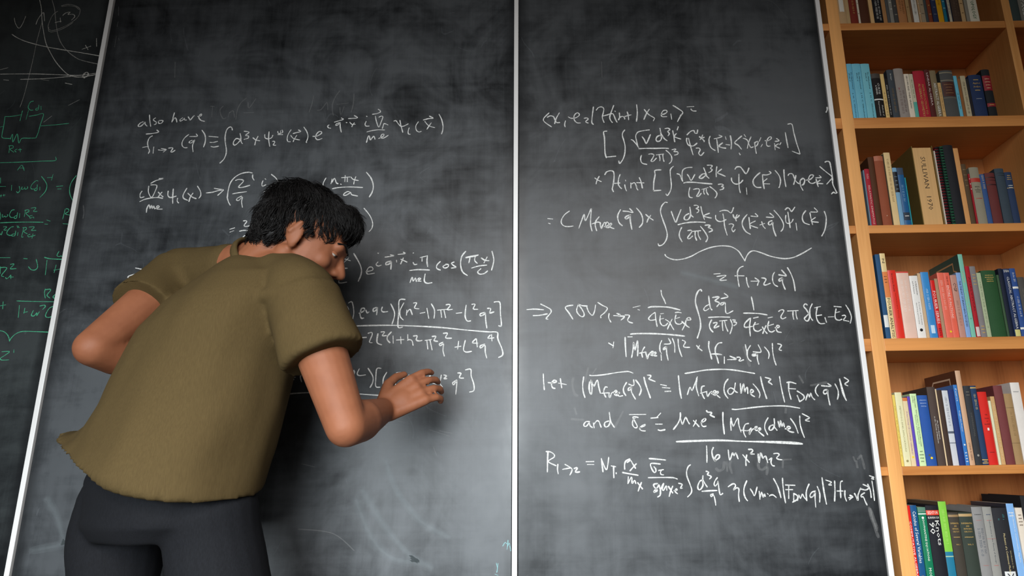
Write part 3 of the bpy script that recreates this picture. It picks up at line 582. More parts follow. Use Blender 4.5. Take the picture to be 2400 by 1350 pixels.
for wd in (30, 21, 13, 6):
    writes(B_MID, 'chalk_smear', CH_HAZE, wd, 'smeared chalk arcs from an eraser', (0, 0, 1, HZ), (0, 0, 1, '''110 1170 135 1215 150 1270;75 1290 130 1280 185 1262'''))
    writes(B_RIGHT, 'chalk_smear', CH_HAZE, wd, 'smeared chalk band from an eraser', (0, 0, 1, '''1600 640 1650 652 1725 672'''))
# --- left board
writes(B_LEFT, 'chalk_sketch', CH_LONG, 2.9, 'pale chalk curves and a circled plus three', (0, 0, 6, """
205 255 220 330 268 400 320 340 365 230;510 345 540 270 610 180 625 230 630 298;560 0 585 120 595 300 620 470 650 610 700 720 780 860 870 970 960 1050 1060 1082 1150 1085 1250 1070 1365 1048;
172 485 240 530 350 580 520 630 700 670 900 705 1150 745 1410 790;780 320 865 300;850 255 855 315;885 220 930 185 990 175 960 205 1030 205 1055 235 1010 285;
1158 695 1280 652;1205 640 1240 700;1360 545 1362 655;0 1045 200 1042 500 1042 750 1050 960 1060 1150 1060 1365 1030;290 1118 600 1110 850 1090 1010 1075;0 985 115 955;
55 1125 125 1132;920 1170 1015 1190;1160 1090 1180 1040 1230 1020 1250 1060 1200 1090 1170 1070 1220 1020 1240 1050 1190 1100 1165 1060 1210 1030"""))
writes(B_LEFT, 'chalk_sketch', CH_GREY, 2.6, 'worn grey chalk curves', (0, 0, 6, """
735 0 770 130 790 320 820 500 870 620 950 720 1050 800 1150 850 1385 905;865 85 950 65 1040 75 1110 110 1130 160 1100 240 1020 310 900 380 760 430 700 420 680 370 720 260 760 200 815 160;
870 92 960 85 1060 95 1115 140;590 330 520 590 470 830 400 1120 340 1350 285 1510;690 380 690 440 760 450 900 400 1030 320;590 1122 690 1135;965 1485 1120 1405;620 1720 730 1635"""))
writes(B_LEFT, 'chalk_sketch', CH_GREEN, 2.7, 'green chalk circuit of a capacitor and a resistor', (0, 210, 6, """
80 382 160 380 310 355;320 300 305 360 285 440;405 295 370 420;415 378 520 360 615 345 570 500 540 610 510 680;580 513 760 500 970 478;75 380 55 520 35 620 40 680 150 690;
150 700 180 630 185 740 240 630 255 660 270 755 310 690 400 685 510 682;0 530 45 520;475 165 430 180 400 250 430 290 470 290;550 260 510 270 510 290 545 280 550 220;580 235 582 285;140 790 130 890;
125 795 180 790 190 820 145 840 200 885;240 840 210 860 230 880;285 830 290 880;260 850 305 845;0 1030 200 1025 400 1018 600 1008 780 1000 785 950;250 1135 310 1065 345 1140;270 1105 345 1105"""))
writes(B_LEFT, 'chalk_equation', CH_GREEN, 2.7, 'green chalk line ending in an equals sign and bracket', (0, 400, 7.5, """
15 130 15 220;0 280 105 280;210 260 205 350;345 280 355 350 320 390 295 370;395 285 385 330 430 320 440 290 450 330 490 310 485 280;675 185 640 180 580 230 545 290 560 325 605 325;
660 300 620 320 615 350 655 340 660 250;705 290 705 345;735 105 800 190 830 270 800 370 710 470;835 125 920 120;938 70 910 170;1000 280 1110 270;1020 325 1080 322;
1345 90 1270 190 1230 300 1235 420 1285 530;0 450 30 430 20 465;70 420 75 450;60 440 95 430"""))
writes(B_LEFT, 'chalk_equation', CH_GREEN, 2.9, 'upper green chalk fraction with squared terms', (0, 400, 7.5, """
45 770 50 820 85 800 100 815 135 800 135 770;255 690 210 700 170 770 190 820 240 825;300 790 255 810 260 840 295 830 310 740;350 750 345 830;450 700 430 810;440 700 500 690 510 720 460 750 520 810;
550 660 620 650 630 670 590 715 655 718;570 790 525 800 535 835 590 815 595 835;0 918 200 910 450 905 760 908;825 870 885 888;790 940 840 942;1150 680 1105 850;1165 670 1210 680 1205 720 1150 760 1240 785;
1110 935 1205 940;0 730 15 800 10 860;0 1100 25 1130 45 1070;65 990 110 985 115 1000 70 1045 120 1045;240 985 190 1000 130 1070 130 1120 180 1140 215 1130;270 1110 220 1120 215 1150 265 1140 280 1060;
320 1090 310 1140;300 975 330 980 310 1000 345 1000;420 1010 385 1160 410 1165;405 1005 460 1000 465 1030 420 1070 480 1110;515 995 590 985 600 1005 555 1050 635 1050;
530 1120 490 1140 510 1165 560 1150;565 1190 585 1110;560 1160 620 1135"""))
writes(B_LEFT, 'chalk_equation', CH_GREEN, 3.0, 'lower green chalk fractions', (0, 580, 7.5, """
0 180 180 180;420 195 480 200;640 210 665 340 620 395 550 390 505 340;785 175 860 195 960 205 1095 210;830 225 800 480;1040 70 1005 140 1040 160 1075 150 1100 155 1115 80;990 310 955 440;945 400 1065 380;
10 340 5 460;15 355 95 350 120 375 30 490 70 515;100 530 130 550 190 485;195 490 195 550;170 520 240 520;185 300 240 290 240 310 185 375 285 372;800 730 785 800 800 890;795 745 880 735 890 760 830 840 880 890;
970 830 935 870 965 900;300 940 500 948 960 955;10 1025 105 1010;60 955 50 1080;345 1020 325 1230;440 1070 425 1155;420 1145 485 1130;590 1110 555 1190 600 1205 650 1150 650 1200 695 1130;
705 1030 780 1015 800 1040 755 1090;940 1035 870 1070 810 1170 810 1220 870 1230 915 1210"""))
writes(B_LEFT, 'chalk_sketch', CH_GREEN, 3.0, 'green chalk brace above a Z', (0, 720, 7.5, """
0 415 70 430 130 480 160 540 170 600;170 600 200 545 280 470 380 430 500 425 650 430 870 440;35 785 170 780 100 840 10 900 40 930 160 925;248 750 245 800"""))

# ---------------------------------------------------------------- books
_mats = {}
def cloth(c, gloss=False):
    k = (tuple(c), gloss)
    if k not in _mats:
        t = NT('book_gloss' if gloss else 'book_cloth')
        L = lin(c)
        fine = t.noise(t.coords((1, 1, 1)), 700, 2, 0.6)
        wear = t.noise(t.coords((1, 1, 1)), 28, 4, 0.6)
        lo = tuple(x*0.80 for x in L[:3])+(1,); hi = tuple(min(1, x*1.18) for x in L[:3])+(1,)
        colr = t.mix(t.math('ADD', t.math('MULTIPLY', fine, 0.35), t.math('MULTIPLY', wear, 0.65)), lo, hi)
        t.base(colr, 0.32 if gloss else 0.72, 0.45 if gloss else 0.22)
        if not gloss: t.bump(fine, 0.12, 0.0004)
        _mats[k] = t.m
    return _mats[k]
def ink(c):
    k = ('ink', tuple(c))
    if k not in _mats:
        t = NT('lettering'); t.base(lin(c), 0.5, 0.3); _mats[k] = t.m
    return _mats[k]
def paper(c=(222, 208, 178)):
    k = ('paper', tuple(c))
    if k not in _mats:
        t = NT('page_edges'); L = lin(c)
        n = t.noise(t.coords((900, 30, 3)), 1.0, 3, 0.6)
        t.base(t.mix(n, tuple(x*0.62 for x in L[:3])+(1,), L), 0.9, 0.1); _mats[k] = t.m
    return _mats[k]

def text_mesh(s):
    "outline of a line of text as (vertices, faces), lower left corner at zero, height and width in font units"
    cu = bpy.data.curves.new('t', 'FONT'); cu.body = s; cu.resolution_u = 1; cu.fill_mode = 'FRONT'
    ob = bpy.data.objects.new('t', cu); COL.objects.link(ob)
    me = bpy.data.meshes.new_from_object(ob)
    V = [(v.co.x, v.co.y) for v in me.vertices]; F = [tuple(p.vertices) for p in me.polygons]
    bpy.data.objects.remove(ob); bpy.data.curves.remove(cu); bpy.data.meshes.remove(me)
    if not V: return [], [], 1, 1
    x0 = min(v[0] for v in V); y0 = min(v[1] for v in V)
    V = [(a-x0, b-y0) for a, b in V]
    return V, F, max(v[0] for v in V), max(v[1] for v in V)

def arc(w, bulge, n=8):
    return [(-w/2+w*i/n, -bulge*(1-(2*i/n-1)**2)) for i in range(n+1)]

def make_book(x0, x1, z0, z1, ys, depth, color, kind, decor, rng):
    """a standing book: x0..x1 is its thickness, its spine faces the room at ys.
    kind h hardcover, p paperback, g glossy paperback or jacket, r shelved with the page edges to the front"""
    w, h = x1-x0, z1-z0
    gloss = kind == 'g'
    hard = kind in 'hr'
    ct = 0.0024 if hard else 0.0007
    ct = min(ct, w*0.22)
    bulge = min(0.004, w*0.13) if kind == 'h' else min(0.0015, w*0.05)
    n = 8 if w > 0.008 else 4
    out = [(-w/2, depth)] + arc(w, bulge, n) + [(w/2, depth)]
    iw = w-2*ct
    inn = [(-iw/2, depth)] + [(x*iw/w, y+ct) for x, y in arc(w, bulge, n)] + [(iw/2, depth)]
    bm = bmesh.new()
    rows = [[[bm.verts.new((x, y, z)) for x, y in pr] for z in (0.0, h)] for pr in (out, inn)]
    N = len(out)
    for i in range(N-1):
        for k, pr in enumerate(rows):
            bm.faces.new((pr[0][i], pr[0][i+1], pr[1][i+1], pr[1][i]))
        for lv in (0, 1):
            bm.faces.new((rows[0][lv][i], rows[0][lv][i+1], rows[1][lv][i+1], rows[1][lv][i]))
    for i in (0, N-1):
        bm.faces.new((rows[0][0][i], rows[0][1][i], rows[1][1][i], rows[1][0][i]))
    bmesh.ops.recalc_face_normals(bm, faces=bm.faces[:])
    me = bpy.data.meshes.new('book'); bm.to_mesh(me); bm.free()
    me.materials.append(cloth(color, gloss))
    for p in me.polygons: p.use_smooth = False
    b = bpy.data.objects.new('book', me); COL.objects.link(b)
    b.location = ((x0+x1)/2, ys, z0)
    if kind == 'r': b.rotation_euler.z = math.pi; b.location.y = ys+depth
    # pages
    top = 0.0035 if hard else 0.0004
    fe = 0.004 if hard else 0.0006
    pm = bmesh.new(); e = 0.0002
    pr = [(-iw/2+e, depth-fe)] + [(x*(iw-2*e)/w, y+ct+e) for x, y in arc(w, bulge, n)] + [(iw/2-e, depth-fe)]
    zz = (top if hard else 0.0003, h-top)
    pv = [[pm.verts.new((x, y, z)) for x, y in pr] for z in zz]
    for i in range(N):
        j = (i+1) % N
        pm.faces.new((pv[0][i], pv[0][j], pv[1][j], pv[1][i]))
    pm.faces.new(pv[0]); pm.faces.new(pv[1])
    from_bm('page_block', pm, paper((238, 190, 130) if kind == 'r' else rng.choice([(214, 200, 170), (206, 190, 158), (224, 214, 192), (196, 178, 144)])), b)
    # spine decoration
    groups = {}
    def surf_y(x): return -bulge*(1-(2*x/w)**2)
    for di, d in enumerate(decor):
        t = d[0]
        if t in 'vhV':                              # lettering: downwards (v), across (h)
            _, s, zf, lf, wf, colr, *sh = d
            xoff = sh[0]*w if sh else 0.0
            V, F, tw, th = text_mesh(s)
            if not V: continue
            bmx = groups.setdefault(('spine_lettering', tuple(colr)), bmesh.new())
            if t == 'v':
                sx = lf*h/tw; sy = wf*w/th
                P = [(xoff+(y-th/2)*sy, h*(1-zf)-(x-tw/2)*sx) for x, y in V]
            else:
                sx = wf*w/tw; sy = lf*h/th
                P = [(xoff+(x-tw/2)*sx, h*(1-zf)+(y-th/2)*sy) for x, y in V]
            yy = (depth-fe+0.0003) if kind == 'r' else None
            vv = [bmx.verts.new((-x if yy else x, yy if yy else surf_y(x)-0.0006, z)) for x, z in P]
            for f in F:
                try: bmx.faces.new([vv[i] for i in f])
                except ValueError: pass
        elif t == 'b':                              # a band or label wrapped round the spine
            _, za, zb, colr, *wf = d
            wf = wf[0] if wf else 1.0
            bmx = groups.setdefault(('spine_band' if zb-za < 0.06 else 'spine_label', tuple(colr), di), bmesh.new())
            A = [(x*wf, surf_y(x*wf)-0.0002-0.00003*di) for x, y in arc(w, bulge, n)]
            lo = [bmx.verts.new((x, y, h*(1-zb))) for x, y in A]; hi = [bmx.verts.new((x, y, h*(1-za))) for x, y in A]
            for i in range(len(A)-1): bmx.faces.new((lo[i], lo[i+1], hi[i+1], hi[i]))
        elif t == 'm':                              # worn, unreadable small print: short gilt or ink flecks
            _, za, zb, nl, colr = d
            bmx = groups.setdefault(('spine_flecks', tuple(colr), di), bmesh.new())
            def fleck(x_a, x_b, z_a, z_b):
                q = [(x_a, z_a), (x_b, z_a), (x_b, z_b), (x_a, z_b)]
                bmx.faces.new([bmx.verts.new((a_, surf_y(a_)-0.0005, c_)) for a_, c_ in q])
            if nl < 5:                              # rows across the spine
                for k in range(nl):
                    zc = h*(1-(za+(zb-za)*(k+0.5)/nl)); lw = w*rng.uniform(0.4, 0.66); hh = min(h*(zb-za)/nl*0.22, 0.0016)
                    x = -lw/2
                    while x < lw/2:
                        e_ = min(x+rng.uniform(0.0007, 0.0018), lw/2); fleck(x, e_, zc-hh*rng.uniform(.6, 1), zc+hh*rng.uniform(.6, 1)); x = e_+0.0006
            else:                                   # one or two columns running down the spine
                for xo in ((0.0,) if w < 0.024 else (-0.16*w, 0.16*w)):
                    lh = min(w*0.17, 0.0026); z = h*(1-za-rng.uniform(0, .06)); zend = h*(1-zb+rng.uniform(0, .08))
                    while z > zend:
                        n_ = rng.randint(2, 8)
                        for _q in range(n_):
                            if z < zend: break
                            st = rng.uniform(0.0010, 0.0017)
                            if rng.random() < 0.6: fleck(xo-lh, xo+lh*rng.choice((1, 1, .3)), z-st*0.4, z)
                            else: fleck(xo-lh, xo-lh*0.5, z-st, z); fleck(xo+lh*.2, xo+lh*.8, z-st, z)
                            z -= st+0.0009
                        z -= 0.0026
        elif t == 'd':                              # a small round sticker
            _, zf, rad, colr, *xo = d
            bmx = groups.setdefault(('spine_sticker', tuple(colr)), bmesh.new())
            xo = xo[0]*w if xo else 0
            vv = [bmx.verts.new((xo+rad*math.cos(a), surf_y(xo+rad*math.cos(a))-0.0007, h*(1-zf)+rad*math.sin(a))) for a in [i*math.tau/14 for i in range(14)]]
            bmx.faces.new(vv)
        elif t == 'f':                              # tan frame line printed on the left cover
            colr = d[1]
            bmx = groups.setdefault(('cover_frame', tuple(colr)), bmesh.new())
            path = [(0.016, 0.18*h), (0.016, 0.80*h), (0.030, 0.83*h), (0.030, 0.92*h), (0.115, 0.92*h), (0.122, 0.885*h), (0.122, 0.18*h)]
            hw = 0.0022; pts = [Vector(q) for q in path]; prev = None
            for k, c in enumerate(pts):
                d0 = (c-pts[k-1]).normalized() if k else None; d1 = (pts[k+1]-c).normalized() if k < len(pts)-1 else None
                if d0 is None: nn = Vector((-d1.y, d1.x))*hw
                elif d1 is None: nn = Vector((-d0.y, d0.x))*hw
                else:
                    n0 = Vector((-d0.y, d0.x)); n1 = Vector((-d1.y, d1.x)); nn = (n0+n1)/(1+n0.dot(n1))*hw
                pr_ = [bmx.verts.new((-w/2-0.0004, q.x, q.y)) for q in (c-nn, c+nn)]
                if prev: bmx.faces.new((prev[0], prev[1], pr_[1], pr_[0]))
                prev = pr_
        elif t == 's':                              # comb or spiral binding
            colr = d[1]
            bmx = groups.setdefault(('spiral_binding', tuple(colr)), bmesh.new())
            k = int(h/0.0085)
            for i in range(k):
                z = h*(i+0.5)/k
                ring = []
                for a in range(10):
                    an = a*math.tau/10; r = w*0.52
                    c = Vector((r*math.cos(an), r*0.9*math.sin(an)-0.001, z))
                    u = Vector((math.cos(an), math.sin(an), 0)); q = []
                    for bq in range(5):
                        bn = bq*math.tau/5; q.append(bmx.verts.new(c+u*(0.0011*math.cos(bn))+Vector((0, 0, 0.0022*math.sin(bn)))))
                    ring.append(q)
                for a in range(10):
                    for bq in range(5):
                        bmx.faces.new((ring[a][bq], ring[(a+1) % 10][bq], ring[(a+1) % 10][(bq+1) % 5], ring[a][(bq+1) % 5]))
    for (nm, colr, *_k), bmx in groups.items():
        from_bm(nm, bmx, ink(colr), b)
    return b

W_ = (236, 234, 226); K_ = (26, 24, 24); G_ = (206, 168, 92); Y_ = (240, 205, 40); R_ = (196, 40, 34)
ROWS = []
# every row: shelf index, name, group, zoom origin and factor, spine set-back, lines (left edge, right edge, edge reference row, top row, colour, kind, description, decoration)
def row(si, shelf, group, ox, oy, s, yref, items, ytilt=-0.0162): ROWS.append((si, shelf, group, ox, oy, s, yref, items, ytilt))

T4 = 4.6154
row(0, 'top shelf', 'books on the top shelf', 1880, 0, T4, 245, [
 (402, 492, None, (196, 160, 116), 'h', 'tan book with a white label', [('b', .55, .80, (226, 220, 206), .55)]),
 (493, 530, None, (190, 158, 112), 'p', 'narrow tan paperback', []),
 (532, 612, None, (124, 44, 30), 'h', 'dark red hardcover with worn gilt', [('m', .5, .9, 5, G_)]),
 (614, 638, None, (222, 210, 188), 'p', 'thin cream paperback', [('m', .3, .9, 4, (120, 100, 80))]),
 (640, 738, None, (84, 46, 28), 'h', 'dark brown thick hardcover', [('m', .2, .5, 4, G_)]),
 (741, 787, None, (222, 180, 124), 'p', 'pale orange tan book', []),
 (790, 884, None, (26, 24, 26), 'h', 'black book with white vertical lettering', [('m', .5, .98, 7, W_)]),
 (886, 928, None, (182, 132, 84), 'p', 'light brown book with a teal top', [('b', .0, .52, (40, 84, 90))]),
 (931, 962, None, (88, 88, 88), 'h', 'slim grey book', []),
 (964, 1003, None, (146, 142, 132), 'h', 'grey book with pale print', [('m', .4, .8, 4, W_)]),
 (1005, 1050, None, (74, 72, 70), 'h', 'charcoal book', [('m', .5, .9, 3, (180, 170, 150))]),
 (1053, 1142, None, (186, 126, 78), 'h', 'wide caramel brown hardcover', [('m', .3, .85, 6, (92, 56, 34))]),
 (1145, 1188, None, (176, 142, 96), 'p', 'dull tan paperback', [('m', .4, .8, 3, (90, 64, 40))]),
 (1190, 1213, None, (124, 88, 58), 'p', 'thin brown booklet', []),
 (1216, 1272, None, (226, 222, 212), 'g', 'off-white book with grey print', [('m', .3, .85, 6, (120, 116, 110))]),
 (1274, 1300, None, (196, 160, 118), 'p', 'thin tan booklet with pale print', [('m', .6, .9, 2, W_)]),
 (1302, 1346, None, (168, 148, 120), 'p', 'beige paperback', [('m', .5, .9, 3, (90, 70, 52))]),
 (1348, 1376, None, (76, 82, 82), 'h', 'slim slate grey book', []),
 (1378, 1420, None, (132, 62, 38), 'h', 'reddish brown hardcover', [('m', .5, .9, 3, G_)]),
 (1422, 1482, None, (44, 54, 86), 'h', 'navy hardcover with faint print', [('m', .5, .9, 4, (130, 130, 140))]),
 (1484, 1541, None, (226, 164, 24), 'g', 'bright yellow book', [('m', .3, .7, 5, (120, 80, 20))]),
 (1543, 1580, None, (30, 116, 140), 'g', 'teal blue book', [('m', .4, .8, 4, (190, 214, 214))]),
 (1582, 1640, None, (38, 44, 62), 'h', 'dark blue book with cream spine panel', [('b', .3, .98, (206, 196, 170), .5), ('m', .4, .9, 6, (50, 44, 40))]),
 (1643, 1732, None, (78, 60, 48), 'h', 'wide dark brown hardcover with faded print', [('m', .4, .9, 6, (120, 98, 78))]),
 (1734, 1776, None, (202, 166, 118), 'p', 'tan paperback with brown print', [('m', .5, .9, 3, (110, 78, 50))]),
 (1778, 1822, None, (150, 144, 130), 'h', 'plain stone grey book', []),
 (1824, 1925, None, (226, 218, 196), 'g', 'white book reading TOPOLOGY in green', [('v', 'TOPOLOGY', .78, .30, .34, (24, 96, 60))]),
 (2272, 2372, None, (66, 78, 76), 'h', 'dark green grey book beyond the right upright', []),
 (2376, 2470, None, (132, 128, 118), 'h', 'grey book reading SPACES beyond the upright', [('v', 'IN SPACES', .72, .42, .5, W_)]),
])
row(1, 'second shelf', 'books on the second shelf', 1880, 0, T4, 1262, [
 (556, 612, 690, (112, 186, 214), 'g', 'light blue hardcover volume next to the upright', [('v', 'The Mathematical', .30, .30, .22, K_, .2), ('v', 'Works of', .24, .15, .22, K_, -.2), ('v', 'J. H. C. Whitehead', .74, .44, .26, K_)]),
 (614, 707, 690, (118, 192, 214), 'g', 'light blue hardcover volume, middle of three', [('v', 'The Mathematical', .30, .30, .14, K_, .2), ('v', 'Works of', .24, .15, .14, K_, -.05), ('v', 'J. H. C. Whitehead', .74, .44, .18, K_, .15)]),
 (709, 806, 690, (122, 194, 208), 'g', 'light blue hardcover volume before the black book', [('v', 'The Mathematical', .30, .30, .14, K_, .2), ('v', 'Works of', .24, .15, .14, K_, -.05), ('v', 'J. H. C. Whitehead', .74, .44, .18, K_, .15)]),
 (809, 906, 800, (34, 30, 28), 'h', 'black hardcover with a white line across', [('b', .0, .1, (74, 68, 62)), ('v', 'CURTIS', .33, .24, .22, W_, .14), ('v', '& REINER', .36, .2, .16, W_, -.14), ('b', .55, .575, W_), ('v', 'Methods of', .80, .22, .16, W_, .25), ('v', 'Representation', .76, .3, .16, W_, -.12)]),
 (908, 950, 800, (226, 192, 124), 'p', 'cream yellow paperback with dark print', [('m', .35, .95, 9, (90, 66, 40))]),
 (952, 984, 850, (36, 34, 34), 'p', 'thin black booklet with white print', [('m', .1, .95, 10, W_)]),
 (987, 1056, 757, (70, 76, 82), 'h', 'dark grey hardcover with ochre print', [('v', 'Springer', .15, .14, .22, W_), ('m', .35, .9, 8, (150, 116, 60))]),
 (1058, 1166, 745, (156, 146, 138), 'h', 'light grey hardcover with a red triangle', [('m', .4, .9, 8, (112, 84, 78)), ('v', '>', .40, .04, .18, (150, 30, 40), -.22)]),
 (1170, 1226, 800, (232, 218, 196), 'p', 'off-white paperback on groups and graphs', [('v', 'GROUPS AND THEIR GRAPHS', .40, .72, .26, K_)]),
 (1228, 1268, 800, (206, 200, 172), 'p', 'pale paperback with turquoise lower half', [('b', .62, 1.0, (92, 176, 160)), ('m', .1, .6, 7, (90, 80, 66))]),
 (1272, 1396, 772, (178, 40, 56), 'h', 'crimson hardcover on algebraic geometry', [('v', 'INTRODUCTION TO', .60, .62, .18, G_, .16), ('v', 'ALGEBRAIC GEOMETRY', .61, .68, .18, G_, -.14)]),
 (1399, 1455, 755, (92, 40, 36), 'h', 'dark maroon book with pale lettering', [('v', 'LINEAR ALGEBRA', .40, .66, .36, (226, 204, 200))]),
 (1458, 1524, 765, (138, 120, 90), 'h', 'olive tan book reading abstract algebra', [('v', 'ABSTRACT ALGEBRA', .60, .68, .42, W_)]),
 (1527, 1560, 895, (218, 176, 114), 'p', 'short tan booklet with white edge', [('m', .1, .8, 6, (92, 68, 44))]),
 (1563, 1706, 766, (84, 84, 82), 'h', 'thick dark grey hardcover with brown label', [('b', .20, .22, (140, 130, 110)), ('b', .24, .54, (82, 46, 38), .9), ('m', .27, .5, 4, (150, 110, 76)), ('b', .56, .58, (110, 104, 92)), ('b', .04, .06, (150, 140, 116))]),
 (1709, 1746, 820, (110, 192, 216), 'p', 'slim light blue paperback', [('m', .4, .85, 7, K_)]),
 (1749, 1778, 850, (150, 98, 56), 'p', 'thin brown booklet', []),
 (1780, 1840, 820, (196, 182, 148), 'p', 'beige paperback with dark print', [('m', .1, .95, 12, (84, 72, 56))]),
 (1843, 1872, 850, (40, 38, 42), 'p', 'thin black booklet without print', []),
 (1874, 2012, 815, (40, 56, 92), 'h', 'navy hardcover with gilt title', [('h', 'Applied', .20, .05, .55, G_), ('h', 'Analysis', .28, .05, .55, G_), ('m', .54, .56, 1, W_), ('b', .11, .125, G_, .4), ('b', .35, .365, G_, .4)]),
 (2016, 2116, 755, (36, 38, 40), 'h', 'black hardcover with two red labels', [('b', .13, .44, (146, 34, 44)), ('m', .17, .42, 4, (226, 190, 150)), ('b', .70, .77, (146, 34, 44)), ('m', .71, .76, 1, G_)]),
])
row(2, 'third shelf', 'books on the third shelf', 1880, 260, T4, 1222, [
 (737, 751, 640, (108, 130, 146), 'p', 'thin blue grey booklet beside the upright', []),
 (753, 806, 628, (166, 40, 54), 'h', 'red book reading relativistic kinematics', [('m', .06, .2, 5, (236, 190, 180)), ('v', 'RELATIVISTIC KINEMATICS', .62, .66, .36, (236, 190, 180))]),
 (808, 868, 500, (84, 52, 32), 'h', 'tall dark brown hardcover', []),
 (871, 976, 490, (148, 78, 52), 'h', 'tall reddish brown book with frayed top', [('b', .0, .07, (176, 104, 76)), ('d', .85, .001, (230, 214, 190))]),
 (978, 989, 470, (70, 56, 40), 'p', 'very thin dark booklet between brown and cream', []),
 (991, 1060, 450, (226, 196, 142), 'p', 'tall cream book with peeling spine', [('m', .05, .72, 14, (120, 92, 56))]),
 (1063, 1110, 615, (124, 168, 198), 'h', 'pale blue book with a black label', [('b', .07, .42, (34, 34, 38)), ('m', .12, .4, 4, (120, 140, 150))]),
 (1112, 1180, 615, (36, 92, 142), 'g', 'blue book with a dark foot', [('b', .0, .12, (58, 74, 96)), ('m', .25, .6, 9, (150, 190, 216)), ('b', .76, .89, (44, 56, 70)), ('m', .80, .84, 1, W_)]),
 (1182, 1196, 720, (24, 150, 164), 'g', 'thin turquoise booklet', []),
 (1312, 1546, 378, (118, 96, 48), 'r', 'big olive volume shelved with its page edges outward', [('v', 'SULLIVAN   1970', .46, .66, .22, (72, 58, 44))]),
 (1549, 1568, 430, (214, 204, 190), 'p', 'thin pale grey booklet', []),
 (1570, 1610, 388, (128, 32, 40), 'p', 'dark red booklet with black comb binding', [('s', (24, 22, 24))]),
 (1622, 1656, 382, (38, 58, 52), 'p', 'black booklet with green speckled spiral', [('s', (30, 84, 58))]),
 (1660, 1770, 372, (36, 36, 40), 'h', 'tall plain black hardcover', []),
 (1773, 1826, 402, (218, 158, 98), 'p', 'tall plain tan book', []),
 (1829, 1880, 575, (92, 72, 50), 'h', 'worn dark olive brown book', [('m', .05, .4, 4, (140, 116, 84))]),
 (1882, 1906, 680, (166, 34, 44), 'p', 'thin red booklet with white print', [('m', .05, .35, 3, W_)]),
 (1908, 2010, 612, (150, 142, 122), 'h', 'stone grey hardcover with a red band', [('b', .19, .26, (182, 58, 44)), ('h', 'METHODS', .345, .022, .5, K_), ('h', 'OF', .375, .016, .14, K_), ('h', 'THEORETICAL', .40, .02, .6, K_), ('h', 'PHYSICS', .435, .022, .45, K_), ('m', .53, .56, 1, R_)]),
 (2012, 2066, 685, (58, 88, 140), 'h', 'medium blue hardcover with gilt print', [('m', .02, .35, 5, (226, 196, 150))]),
 (2069, 2176, 672, (108, 52, 50), 'h', 'maroon hardcover with dark bands', [('b', .08, .10, (60, 28, 28)), ('b', .14, .15, (60, 28, 28)), ('b', .22, .24, (60, 28, 28))]),
 (2179, 2286, 625, (62, 74, 84), 'h', 'blue grey hardcover without print', [('b', .08, .09, (40, 48, 56)), ('b', .12, .13, (40, 48, 56))]),
 (2289, 2366, 663, (46, 62, 92), 'h', 'navy hardcover with gilt title at far right', [('m', .05, .16, 3, G_), ('m', .24, .32, 2, W_), ('b', .30, .31, G_)]),
])
